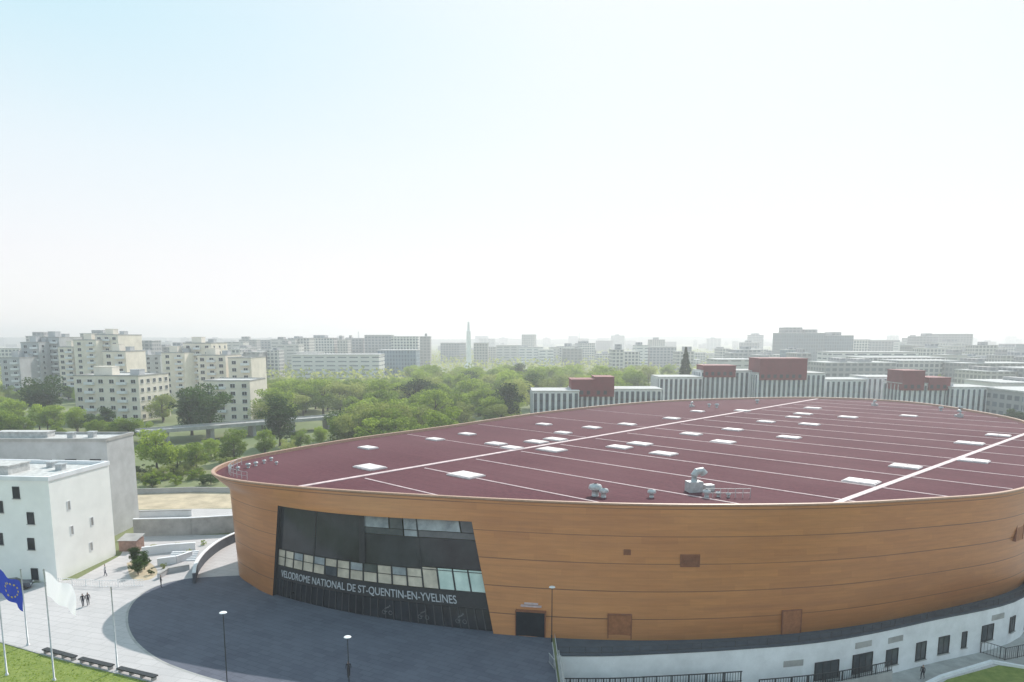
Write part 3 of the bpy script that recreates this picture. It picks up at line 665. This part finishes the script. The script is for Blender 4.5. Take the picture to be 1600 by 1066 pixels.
for u0,u1,vlo,vhi,Y0,Y1 in [(350,660,524,536,720,900),(350,480,538,552,560,700),(740,900,536,548,700,950),(880,1210,540,556,600,1000),(1150,1250,545,556,520,700),(1330,1480,526,538,760,1000),(1430,1680,538,552,600,850),(1480,1700,552,562,480,560),(190,370,528,548,560,760)]:
    u=u0
    while u<u1:
        Y=rs.uniform(Y0,Y1); w_=rs.uniform(14,42); v=rs.uniform(vlo,vhi); m=rs.choice(['far1','far2','far3','far1','far4'] if u>1100 else ['far1','far2','far1','far3'])
        farb(u,u+w_,v,Y,m,FL[m],d=rs.uniform(12,25),top=[(rs.uniform(.25,.75),rs.uniform(.15,.5),rs.uniform(2,5))] if rs.random()<.6 else None); u+=w_*rs.uniform(.7,1.15)
for i in range(160):
    u=random.uniform(-60,1660); Y=random.uniform(800,3000); z=random.choice([8,9,12,15,18,22,26,30]) if random.random()<.92 else 38
    w_=random.uniform(12,46); xa=(u-800)/F*Y
    m=random.choice(['far1','far2','far3','far1']); s=MB(); d=random.uniform(12,26); s.box(-w_/2,w_/2,0,d,-1,z,0); s.box(-w_/2-.3,w_/2+.3,-.3,d+.3,z,z+.6,1)
    if random.random()<.5: s.box(-w_*.2,w_*.1,3,d-3,z+.6,z+3.5,2)
    thing('distant_building','small hazy city building on the horizon','building',(xa,Y,0),random.uniform(-.4,.4),'distant city buildings',data=s.me('distant_building',[M[m],M['gravel'],M['far2']]))
x,zt_=at(732,503,700); s=MB(); s.tube([(0,0,0),(0,0,zt_*.5),(0,0,zt_*.82),(0,0,zt_*.83),(0,0,zt_)],[3.0,2.3,2.0,1.3,.9],8); s.tube([(0,0,0),(0,0,7)],[5,4.5],8)
thing('monument_tower','slender tapering white tower above the trees','tower',(x,700,0),data=s.me('monument_tower',[M['cream']]))
for u,v,Y in [(1250,516,2600),(905,519,2800),(560,518,2500)]:
    x,z=at(u,v,Y); s=MB(); s.tube([(0,0,0),(0,0,z)],[3.0,2.0],8); thing('chimney','thin distant chimney in haze','chimney',(x,Y,0),data=s.me('chimney',[M['conc']]))
hv=[];hf=[];n=80
for i in range(n+1):
    x=-6000+12000*i/n; zz=24+8*math.sin(i*.31)+6*math.sin(i*.83+1)+3*math.sin(i*2.1)
    hv+=[(x,3300,-2),(x,3800,zz),(x,5200,zz*.8)]
for i in range(n):
    a=i*3; hf+=[[a,a+3,a+4,a+1],[a+1,a+4,a+5,a+2]]
struct('hills',mesh('hills',hv,hf,M['leafB'],smooth=True))
# ---------------------------------------------------------------- viaduct
va=np.array(G(262,672,4.6)); vb=np.array(G(520,652,4.6)); d=vb-va; L=np.linalg.norm(d); an=math.atan2(d[1],d[0])
V=thing('road_bridge','thin grey concrete road bridge with metal parapet above the trees','bridge',(va[0],va[1],0),an)
s=MB(); s.box(-8,L+10,0,7,3.9,4.5); s.box(-8,L+10,-.3,0,3.8,4.9); s.box(-8,L+10,7,7.3,3.8,4.9); part('deck',s.me('deck',[M['conc']]),V)
s=MB()
for i in range(int(L/2)+9): s.box(-8+i*2-.04,-8+i*2+.04,-.2,-.12,4.9,5.8)
s.box(-8,L+10,-.2,-.12,5.75,5.83); s.box(-8,L+10,-.2,-.12,5.3,5.36); part('parapet_rail',s.me('parapet_rail',[M['galv']]),V)
pm=MB(); pm.box(-.6,.6,1,6,-.2,3.9); pmm=pm.me('pier',[M['conc']])
for i in range(int(L/14)+1): part('pier',pmm,V,(i*14,0,0))
sheet('yard',[G(212,796),G(212,766),G(300,762),G(376,766),G(376,794)],-0.01,M['sand'])
sheet('terrace_paving',[G(212,820),G(212,797),G(310,795),G(376,795),G(376,818)],-0.008,M['pave'])
def wallthing(name,label,pts,z0,h,t,m,cop='conc'):
    s=MB(); o=pts[0]
    for a,b in zip(pts,pts[1:]):
        a=np.array(a,float);b=np.array(b,float);d=b-a;L=np.linalg.norm(d);M4=Matrix.Translation((a[0]-o[0],a[1]-o[1],0))@Matrix.Rotation(math.atan2(d[1],d[0]),4,'Z')
        s.box(0,L,-t/2,t/2,0,h,0,M4)
        s.box(0,L,-t/2-.05,t/2+.05,h,h+.12,1,M4)
    return thing(name,label,'wall',(o[0],o[1],z0),data=s.me(name,[M[m],M[cop]]))
wallthing('boundary_wall','long grey concrete boundary wall behind the paved strip',[G(210,838),G(300,836),G(378,831)],0,3.0,.4,'conc','render')
wallthing('boundary_wall','low pale wall edging the sandy yard',[G(212,772),G(300,769),G(376,770)],0,1.0,.3,'greyb')
wallthing('terrace_wall','low white terrace wall in the yard',[G(215,808),G(300,806)],0,1.1,.3,'render')
wallthing('terrace_wall','low pale terrace wall beside the curved ramp',[G(222,868),G(262,863),G(306,860)],0,1.2,.35,'render','render')
wallthing('terrace_wall','low pale terrace wall beside the curved ramp',[G(246,884),G(276,880),G(300,872)],0,1.0,.35,'render','render')
wallthing('terrace_wall','low grey terrace wall beside planting',[G(248,905),G(262,896),G(296,890)],0,.7,.35,'greyb')
cur=[tuple(p) for p in catmull([G(374,844),G(345,858),G(322,876),G(308,895),G(304,912)],5)]
wallthing('retaining_wall','curved retaining wall with face coloured dark for shade',cur,0,1.5,.4,'concd','render')  # shade is in the face colour; the coping stays pale
# steps between the terrace walls
st_=MB(); sx0,sy0=G(262,878)
for i in range(6): st_.box(0,4,i*.4,(i+1)*.4,0,.15*(i+1))
thing('steps','short flight of pale concrete steps between low walls','steps',(sx0,sy0,0),.15,data=st_.me('steps',[M['render']]))
s=MB(); cxy=G(200,862); s.box(-1.4,1.4,0,2.4,0,1.8); s.poly([(-1.6,-.2,1.8),(1.6,-.2,1.8),(1.6,2.6,2.3),(-1.6,2.6,2.3)],1)
M['brick']=mat('red_brick',(0.28,0.18,0.15),0.9,2,0.25)
thing('kiosk','small dull brown brick kiosk with sloping roof','kiosk',(cxy[0],cxy[1],0),data=s.me('kiosk',[M['brick'],M['conc']]))
railing([G(92,914),G(160,918),G(225,916)],0,1.0,label='white low barrier rail along the pale pavement',m='white',cat='barrier',name='barrier_rail')
# ---------------------------------------------------------------- trees
def crown(seed,n,leaf,conic=False,H_=10.0,R_=3.6,m='leafA',lobes=26,low=2.4):
    r=np.random.default_rng(seed)
    d=r.normal(size=(n,3)); d/=np.linalg.norm(d,axis=1)[:,None]
    if conic:
        t=r.random(n)**1.5; tier=1+.16*np.sin(t*46); R=((1-t)*R_*.8+.06)*tier*(.35+.65*r.random(n)**.5); a=r.random(n)*6.283
        P=np.stack([np.cos(a)*R,np.sin(a)*R,1.2+t*(H_-1.2)-R*.15],1)
    else:
        cs=[];rs=[]
        for i in range(lobes):
            a=r.random()*6.28; q=r.random()**.6; z=low+r.random()*(H_-low-1.6); mid=(low+H_)/2-.4; env=math.sqrt(max(.08,1-((z-mid)/((H_-low)/2+.7))**2)); cs.append((math.cos(a)*q*R_*.8*env,math.sin(a)*q*R_*.8*env,z)); rs.append(r.uniform(.75,1.55))
        cs=np.array(cs);rs=np.array(rs); w=rs**2/np.sum(rs**2); k=r.choice(lobes,n,p=w)
        rad=rs[k]*(.5+.65*r.random(n)**.7); P=cs[k]+d*rad[:,None]*np.array([1,1,.8])
    nn=d+r.normal(size=(n,3))*.8; nn/=np.linalg.norm(nn,axis=1)[:,None]
    t1=np.cross(nn,r.normal(size=(n,3))); t1/=np.linalg.norm(t1,axis=1)[:,None]; t2=np.cross(nn,t1)
    s=(leaf*(.5+.9*r.random(n)))[:,None]
    V=np.stack([P-t1*s-t2*s*.5,P+t1*s*.3-t2*s*.7,P+t1*s+t2*s*.5,P-t1*s*.3+t2*s*.7],1).reshape(-1,3)
    me=bpy.data.meshes.new('crown'); me.from_pydata(V.tolist(),[],[[4*i,4*i+1,4*i+2,4*i+3] for i in range(n)]); me.materials.append(M[m]); return me
def trunkm(seed,conic=False):
    r=random.Random(seed); s=MB(); h=9 if conic else 6.5
    s.tube([(0,0,-.2),(.05,0,1.2),(.12,.08,h*.5),(0,.1,h)],[.28,.2,.15,.05],8)
    if not conic:
        for i in range(7):
            a=r.random()*6.28; z=2.2+r.random()*3; l=r.uniform(1.4,2.6); s.tube([(.08,.04,z),(math.cos(a)*l*.5,math.sin(a)*l*.5,z+.7),(math.cos(a)*l,math.sin(a)*l,z+1.9)],[.1,.07,.03],5)
    return s.me('trunk',[M['bark']],True)
TR={}
for k in range(5): TR['A%d'%k]=(crown(10+k,4800,.165,lobes=20+3*k),trunkm(k))
for k in range(2): TR['B%d'%k]=(crown(30+k,4600,.17,m='leafB'),trunkm(k+5))
for k in range(4): TR['C%d'%k]=(crown(40+k,3800,.15,m='leafC',lobes=28),trunkm(k+8))
TR['K0']=(crown(60,4200,.17,True,R_=3.2,m='leafB'),trunkm(20,True))
for k in range(3): TR['S%d'%k]=(crown(70+k,2600,.22,H_=9,R_=6.5,m=('leafA','leafC','leafB')[k],low=.6,lobes=22),trunkm(k+25))
LAB={'A':'leafy tree with fresh spring-green crown','B':'dense dark green broadleaf tree','C':'pale olive tree with half-open spring foliage','K':'dark green conical conifer tree','S':'low rough spreading green bush'}
def tree(kind,x,y,h,z=0,wide=(1.0,1.35)):
    R=thing('tree' if kind[0]!='S' else 'bush',LAB[kind[0]],'tree' if kind[0]!='S' else 'bush',(x,y,z),random.uniform(0,6.28),'trees around the arena' if kind[0]!='S' else 'bushes by the bridge',scale=h/10.0)
    R.scale=(h/10*random.uniform(*wide),h/10*random.uniform(*wide),h/10)
    part('trunk',TR[kind][1],R); part('crown',TR[kind][0],R)
def tpx(kind,u,vb,vt):
    x,y=G(u,vb); z=at(u,vt,y)[1]; tree(kind,x,y,z*1.04)
for a in [('A0',246,738,664),('A1',366,722,668),('B0',438,697,618),('A2',308,735,690),('A3',680,672,603),('A0',655,668,612),('B1',330,680,598),('B0',300,680,604),('A1',605,690,628),('C0',560,692,632),('B0',795,668,595),
          ('B1',72,660,585),('A2',20,668,622),('A3',62,672,628),('A1',120,676,640),('A0',160,672,645),('A2',10,690,640),('C1',545,700,650),('A1',640,700,650),('A0',700,690,640),('C0',255,660,612),('A0',230,690,655),('A0',90,690,652),('A2',150,690,655),('A1',40,690,650),('A1',190,690,650),('A2',330,715,684),('A4',278,728,694),('A3',415,712,668),('A0',470,704,668),('A4',500,698,664),('C1',450,720,684)]: tpx(*a)
x,z=at(1072,543,360); tree('K0',x,360,z,wide=(.8,.85))
for i in range(56):
    u=random.uniform(215,374); v=random.uniform(706,762); x,y=G(u,v); tree(random.choice(['S0','S1','S1','S0','S2']),x,y,random.uniform(1.6,4.0),wide=(.8,1.5))
for u,v,h in [(216,898,2.6),(226,890,3.0),(212,882,3.0)]: 
    x,y=G(u,v); tree('B0',x,y,h)
for u,v,h in [(205,892,1.2),(236,898,1.1),(232,882,1.0),(286,874,1.2),(296,866,1.0),(256,888,.9),(318,852,1.1),(278,856,1.0),(240,860,1.2)]:
    x,y=G(u,v); tree(random.choice(['S0','S1','S2']),x,y,h,wide=(.6,1.1))
placed=[]
tries=0
while len(placed)<208 and tries<12000:
    tries+=1; u=random.uniform(395,1045); Y=random.choice([random.uniform(195,310),random.uniform(300,520)]); x=(u-800)/F*Y
    if u>815 and Y<330: continue
    if u>1000 and Y<400: continue
    if Y<245 and (x>-20 or inside((x,Y),[tuple(q) for q in TA[::20]])): continue
    if inside((x,Y-8),polyR): continue
    if any((x-a)**2+(Y-b_)**2<36 for a,b_ in placed): continue
    qd=(x-va[0])*math.cos(an)+(Y-va[1])*math.sin(an); qn=-(x-va[0])*math.sin(an)+(Y-va[1])*math.cos(an)
    if -10<qd<L+12 and -7<qn<12: continue
    placed.append((x,Y)); k=random.random()
    kind='A%d'%random.randrange(5) if k<.62 else ('C%d'%random.randrange(4) if k<.9 else 'B%d'%random.randrange(2))
    hmax=H-Y*(38 if u>640 else 60)/F
    h=min(random.uniform(11,16),hmax) if Y<300 else min(hmax,random.uniform(13,19))
    if u<520 and -10<qd<L+4 and -60<qn<-6: h=random.uniform(3.5,5)
    tree(kind,x,Y,h*random.uniform(.88,1.03),wide=(1.05,1.6))
for i in range(44):
    u=random.uniform(-30,260); Y=random.uniform(215,400); x=(u-800)/F*Y
    if 100<u<240 and 262<Y<320: continue
    tree(random.choice(['A0','A1','A2','A3','A4','B0','C1']),x,Y,random.uniform(7,11),wide=(1.1,1.5))
for i in range(12):
    u=random.uniform(1550,1680); Y=random.uniform(215,300); tree(random.choice(['A0','A2','C1','B0']),(u-800)/F*Y,Y,random.uniform(5,9))
r=np.random.default_rng(5)
N=44000
Y=r.uniform(430,1500,N); u=r.uniform(-80,1680,N); X=(u-800)/F*Y
gx=np.sin(X*.021+1)*np.cos(Y*.017)+.4*np.sin(X*.09)*np.sin(Y*.07)
keep=gx>-.25; X=X[keep];Y=Y[keep]; n=len(X); Zz=r.uniform(1,10,n)+3*np.sin(X*.3)*np.sin(Y*.3)
s=r.uniform(.8,1.7,n)
d1=r.normal(size=(n,3)); d1/=np.linalg.norm(d1,axis=1)[:,None]; d2=np.cross(d1,r.normal(size=(n,3))); d2/=np.linalg.norm(d2,axis=1)[:,None]
P=np.stack([X,Y,Zz],1); Q=np.stack([P-d1*s[:,None]-d2*s[:,None]*.4,P+d2*s[:,None],P+d1*s[:,None],P-d2*s[:,None]*.8],1).reshape(-1,3)
me=bpy.data.meshes.new('woodland'); me.from_pydata(Q.tolist(),[],[[4*i,4*i+1,4*i+2,4*i+3] for i in range(n)]); me.materials.append(M['leafC'])
o=link(bpy.data.objects.new('woodland',me)); o['kind']='stuff'; o['label']='hazy distant woodland between the city buildings'; o['category']='trees'
# ---------------------------------------------------------------- flags and poles
fm_=MB(); fm_.tube([(0,0,0),(0,0,.25),(0,0,.26),(0,0,10.6),(0,0,11.4)],[.16,.16,.085,.055,.05],10); fm_.tube([(0,0,11.4),(0,0,11.48),(0,0,11.6)],[.06,.11,.03],8); polem=fm_.me('pole',[M['galv']],True)
M['blue']=leaf_mat('flag_blue',(0.02,0.05,0.32),(0.03,0.06,0.36),.4); M['yel']=mat('flag_star_yellow',(0.8,0.6,0.03),0.8); M['flagw']=leaf_mat('flag_white',(0.84,0.84,0.88),(0.88,0.88,0.9),.5)
def flagpt(a,b,o=0.0):
    k=a/3.0; return Vector((0.1+a*.80+.12*math.sin(b*2)*k, .3*k*math.sin(a*3.4+b*.9)+o, 11.3-b*1.15-a*.62+.12*math.sin(a*3.2+.5)))
def flag(m,parent,lab):
    s=MB(); na,nb=24,12
    for i in range(na):
        for j in range(nb): s.quad(flagpt(3*i/na,2.2*(j+1)/nb),flagpt(3*(i+1)/na,2.2*(j+1)/nb),flagpt(3*(i+1)/na,2.2*j/nb),flagpt(3*i/na,2.2*j/nb))
    me=s.me('flag',[m]); return part('flag',me,parent,label=lab)
def pole(u,v,label,sc=1.0,rz=0):
    x,y=G(u,v); R=thing('flagpole',label,'flagpole',(x,y,0),rz,'flagpoles along the lawn'); R.scale=(1,1,sc); part('pole',polem,R); return R
R=pole(11,1056,'tall pale flagpole flying a blue flag with ring of yellow stars'); fl=flag(M['blue'],R,'blue flag with twelve yellow stars')
for k in range(12):
    st=MB()
    ca,cb=1.5+.62*math.sin(k*math.pi/6),1.1-.62*math.cos(k*math.pi/6)
    for o in (-.02,.02):
        pts=[]
        for q in range(10):
            rr=.13 if q%2==0 else .052; pts.append(flagpt(ca+rr*math.sin(q*math.pi/5),cb-rr*math.cos(q*math.pi/5),o))
        st.poly(pts)
    part('star_emblem',st.me('star_emblem',[M['yel']]),fl)
R=pole(85,1064,'tall pale flagpole flying a white flag'); flag(M['flagw'],R,'plain white flag drooping').scale=(1.18,1,1.0)
pole(44,1008,'bare thin flagpole beside the lawn',.76); pole(184,1047,'bare thin flagpole beside the pavement',.77)
def lamp(x,y,h,label,z=0,rz=0):
    R=thing('street_lamp',label,'street lamp',(x,y,z),rz,'street lamps on the plaza'); s=MB(); s.tube([(0,0,0),(0,0,.8),(0,0,.82),(0,0,h)],[.09,.09,.055,.04],8); part('pole',s.me('lamp_pole',[M['dark']]),R)
    s=MB(); s.tube([(0,0,h-.05),(0,0,h+.03),(0,0,h+.08)],[.1,.36,.3],14); part('lamp_head',s.me('lamp_head',[M['white']]),R)
x,y=G(356,1085); lamp(x,y,at(352,958,y)[1],'slim dark street lamp with pale disc head on plaza')
x,y=G(546,1085); lamp(x,y,at(546,996,y)[1],'slim dark street lamp with pale disc head on plaza')
x,y=G(862,1003); lamp(x,y,at(860,918,y)[1],'slim dark street lamp beside the copper wall')
def bench(a,b):
    a=np.array(a);b=np.array(b);d=b-a;L=np.linalg.norm(d); R=thing('bench','long low dark bench on lawn edge','bench',(a[0],a[1],0),math.atan2(d[1],d[0]),'long benches along the lawn')
    s=MB(); s.box(0,L,-.3,.3,.4,.52); part('seat',s.me('seat',[M['dark']]),R); s=MB(); s.box(-.08,.08,-.26,.26,0,.4); lm=s.me('leg',[M['conc']])
    for i in range(4): part('leg',lm,R,(.3+(L-.6)*i/3,0,0))
bench(G(70,1020),G(118,1033)); bench(G(126,1035),G(176,1047)); bench(G(186,1050),G(244,1064))
def car(x,y,rz,col,label):
    R=thing('parked_car',label,'car',(x,y,0),rz)
    m=mat('car_paint',col,0.25,spec=.5)
    prof=[(-2.1,.35),(-2.15,.85),(-1.9,1.0),(-1.4,1.42),(.2,1.45),(.95,1.0),(1.9,.88),(2.1,.6),(2.1,.35)]
    s=MB(); n=len(prof)
    for yy in (-.85,.85):
        for px,pz in prof:
            k=.12 if pz>1.05 else 0; s.v.append((px,yy*(1-k),pz))
    for i in range(n): s.f.append([i,(i+1)%n,n+(i+1)%n,n+i]); s.m.append(0); s.uv+=[(0,0)]*4
    s.f.append(list(range(n))[::-1]); s.m.append(0); s.uv+=[(0,0)]*n; s.f.append(list(range(n,2*n))); s.m.append(0); s.uv+=[(0,0)]*n
    part('body',s.me('body',[m]),R)
    g=MB()
    for sg in (-1,1):
        P=[(-1.5,sg*.845,1.02),(.8,sg*.845,1.02),(.2,sg*.775,1.38),(-1.3,sg*.775,1.38)]; g.poly(P if sg<0 else P[::-1])
    g.poly([(.92,-.74,1.04),(.92,.74,1.04),(.26,.7,1.46),(.26,-.7,1.46)]); g.poly([(-1.82,.74,1.08),(-1.82,-.74,1.08),(-1.46,-.7,1.42),(-1.46,.7,1.42)])
    part('window',g.me('window',[M['glass']]),R)
    wmh=MB(); wmh.tube([(0,-.1,0),(0,.1,0)],[.32,.32],14); wh=wmh.me('wheel',[M['dark']])
    for wx,wy in ((-1.35,-.82),(-1.35,.82),(1.3,-.82),(1.3,.82)): part('wheel',wh,R,(wx,wy,.32))
    hm=MB(); hm.box(-.03,.03,-.18,.18,-.07,.07); hh=hm.me('headlight',[M['white']])
    for wy in (-.6,.6): part('headlight',hh,R,(2.12,wy,.7))
car(*G(22,921),.4,(.05,.06,.09),'dark parked car beside the white block')
# ---------------------------------------------------------------- people
def person(x,y,z,rz,label,top,leg,hair=(.03,.02,.015),stride=.25):
    J=[(0,0,.93),(0,0,1.15),(0,0,1.38),(0,.0,1.5),(0,.02,1.62),(0,.02,1.74), (.1,0,.88),(.1,stride*.5,.5),(.1,stride*.7-.05,.08),(.1,stride*.7+.14,.04),(-.1,0,.88),(-.1,-stride*.3,.5),(-.1,-stride,.1),(-.1,-stride+.16,.04),
       (.19,0,1.4),(.24,-.05,1.14),(.25,.08,.9),(.25,.12,.8),(-.19,0,1.4),(-.24,.03,1.14),(-.25,.12,.92),(-.25,.16,.82)]
    E=[(0,1),(1,2),(2,3),(3,4),(4,5),(0,6),(6,7),(7,8),(8,9),(0,10),(10,11),(11,12),(12,13),(2,14),(14,15),(15,16),(16,17),(2,18),(18,19),(19,20),(20,21)]
    Rd=[(.14,.1),(.13,.09),(.15,.1),(.05,.05),(.085,.1),(.06,.07),(.09,.09),(.065,.065),(.045,.045),(.04,.03),(.09,.09),(.065,.065),(.045,.045),(.04,.03),(.06,.06),(.045,.045),(.035,.035),(.03,.02),(.06,.06),(.045,.045),(.035,.035),(.03,.02)]
    me=bpy.data.meshes.new('person'); me.from_pydata(J,E,[]); o=bpy.data.objects.new('tmp',me); COL.objects.link(o)
    o.modifiers.new('s','SKIN')
    for i,q in enumerate(Rd): me.skin_vertices[0].data[i].radius=q
    me.skin_vertices[0].data[0].use_root=True
    o.modifiers.new('u','SUBSURF').levels=1
    dg=bpy.context.evaluated_depsgraph_get(); dg.update(); m2=bpy.data.meshes.new_from_object(o.evaluated_get(dg)); bpy.data.objects.remove(o)
    ms=[mat('skin',(.45,.27,.2),.6),mat('jacket',top,.8),mat('trousers',leg,.85),mat('hair',hair,.8)]
    m2.materials.clear(); [m2.materials.append(k) for k in ms]
    for p in m2.polygons:
        c=p.center; p.material_index=2 if c.z<.92 and abs(c.x)<.2 else (1 if c.z<1.47 and c.z>.84 else (3 if c.z>1.69 or (c.z>1.56 and c.y<-.02) else 0)); p.use_smooth=True
    thing('person',label,'person',(x,y,z),rz,data=m2)
person(*G(130,948),0,.8,'person in dark clothes walking on the pale pavement',(.03,.03,.04),(.03,.035,.06))
person(*G(138,946),0,.6,'person in dark jacket walking beside another',(.05,.04,.05),(.04,.04,.05))
person(*G(1441,1061,ZG),ZG,2.2,'person in black coat walking by the low wall',(.02,.02,.025),(.02,.02,.03))
person(*G(165,900),0,1.8,'person in light shirt walking near the barrier',(.5,.5,.5),(.04,.05,.09))
person(*G(252,918),0,-1.2,'person in dark clothes standing near the curved wall',(.04,.04,.05),(.03,.03,.05),stride=.05)
person(*G(545,1058),0,.3,'person in dark coat crossing the shaded plaza',(.02,.02,.03),(.03,.03,.04))
# ---------------------------------------------------------------- haze volume
hz=MB(); hz.box(-4500,4500,-200,3900,-30,75); hm=bpy.data.materials.new('air_haze'); hm.use_nodes=True; nt=hm.node_tree; nt.nodes.clear()
vo=nt.nodes.new('ShaderNodeVolumeScatter'); vo.inputs['Density'].default_value=0.00052; vo.inputs['Color'].default_value=(.94,.97,1.0,1); vo.inputs['Anisotropy'].default_value=.4
ou=nt.nodes.new('ShaderNodeOutputMaterial'); nt.links.new(vo.outputs[0],ou.inputs['Volume'])
struct('sky_haze',hz.me('sky_haze',[hm]))
# ---------------------------------------------------------------- light
EL=math.radians(40); AZ=math.radians(20.9)
sd=Vector((math.sin(AZ)*math.cos(EL),math.cos(AZ)*math.cos(EL),math.sin(EL)))
ld=bpy.data.lights.new('sun','SUN'); ld.energy=5.0; ld.angle=math.radians(.5); ld.color=(1,.96,.9); lo=bpy.data.objects.new('sun',ld); lo.rotation_euler=(-sd).to_track_quat('-Z','Y').to_euler(); lo.location=(0,0,200); link(lo)
w=bpy.data.worlds.new('World'); scn.world=w; w.use_nodes=True; nt=w.node_tree; bg=nt.nodes['Background']; st=nt.nodes.new('ShaderNodeTexSky'); st.sky_type='NISHITA'; st.sun_disc=False
st.sun_elevation=EL; st.sun_rotation=AZ; st.air_density=1.0; st.dust_density=1.0; st.ozone_density=1.5
bg.inputs[1].default_value=.15
tc=nt.nodes.new('ShaderNodeTexCoord'); nrm=nt.nodes.new('ShaderNodeVectorMath'); nrm.operation='NORMALIZE'; nt.links.new(tc.outputs['Generated'],nrm.inputs[0])
sx=nt.nodes.new('ShaderNodeSeparateXYZ'); nt.links.new(nrm.outputs[0],sx.inputs[0])
dt=nt.nodes.new('ShaderNodeVectorMath'); dt.operation='DOT_PRODUCT'; nt.links.new(nrm.outputs[0],dt.inputs[0]); dt.inputs[1].default_value=tuple(sd)
k=1/.15
rz=nt.nodes.new('ShaderNodeValToRGB'); e0=rz.color_ramp.elements
e0[0].position=0; e0[0].color=(1.03,1.01,1.01,1); e0[1].position=.5; e0[1].color=(.47,.80,.95,1)
e=e0.new(.10); e.color=(.98,.97,.99,1); e=e0.new(.22); e.color=(.85,.945,.99,1); e=e0.new(.36); e.color=(.60,.87,.97,1)
nt.links.new(sx.outputs[2],rz.inputs[0])
mr=nt.nodes.new('ShaderNodeMapRange'); mr.interpolation_type='SMOOTHSTEP'; mr.inputs[1].default_value=.62; mr.inputs[2].default_value=1.08; nt.links.new(dt.outputs['Value'],mr.inputs[0])
nz=nt.nodes.new('ShaderNodeTexNoise'); nz.inputs['Scale'].default_value=2.2; nz.inputs['Detail'].default_value=6; mp=nt.nodes.new('ShaderNodeMapping'); mp.inputs['Scale'].default_value=(1,1,3); nt.links.new(nrm.outputs[0],mp.inputs[0]); nt.links.new(mp.outputs[0],nz.inputs['Vector'])
c=mixc(nt,mr.outputs[0],rz.outputs[0],(.965,.985,1.0))
c=mixc(nt,mth(nt,'MULTIPLY',nz.outputs['Fac'],.22),c,(.96,.97,.985))
sc=nt.nodes.new('ShaderNodeVectorMath'); sc.operation='SCALE'; nt.links.new(c,sc.inputs[0]); sc.inputs['Scale'].default_value=k
mn=nt.nodes.new('ShaderNodeVectorMath'); mn.operation='MINIMUM'; nt.links.new(st.outputs[0],mn.inputs[0]); mn.inputs[1].default_value=(6.6,6.6,6.6)
fin=mixc(nt,.92,mn.outputs[0],sc.outputs[0]); nt.links.new(fin,bg.inputs[0])
cam=bpy.data.cameras.new('Camera'); cam.sensor_width=36; cam.lens=F/1600*36; cam.shift_y=(VP-533)/1600; cam.clip_end=20000; cam.clip_start=.5
co=bpy.data.objects.new('Camera',cam); co.location=(0,0,H); co.rotation_euler=(math.radians(90)-PIT,0,0); link(co); scn.camera=co
scn.view_settings.view_transform='Standard'; scn.view_settings.look='None'; scn.view_settings.exposure=0
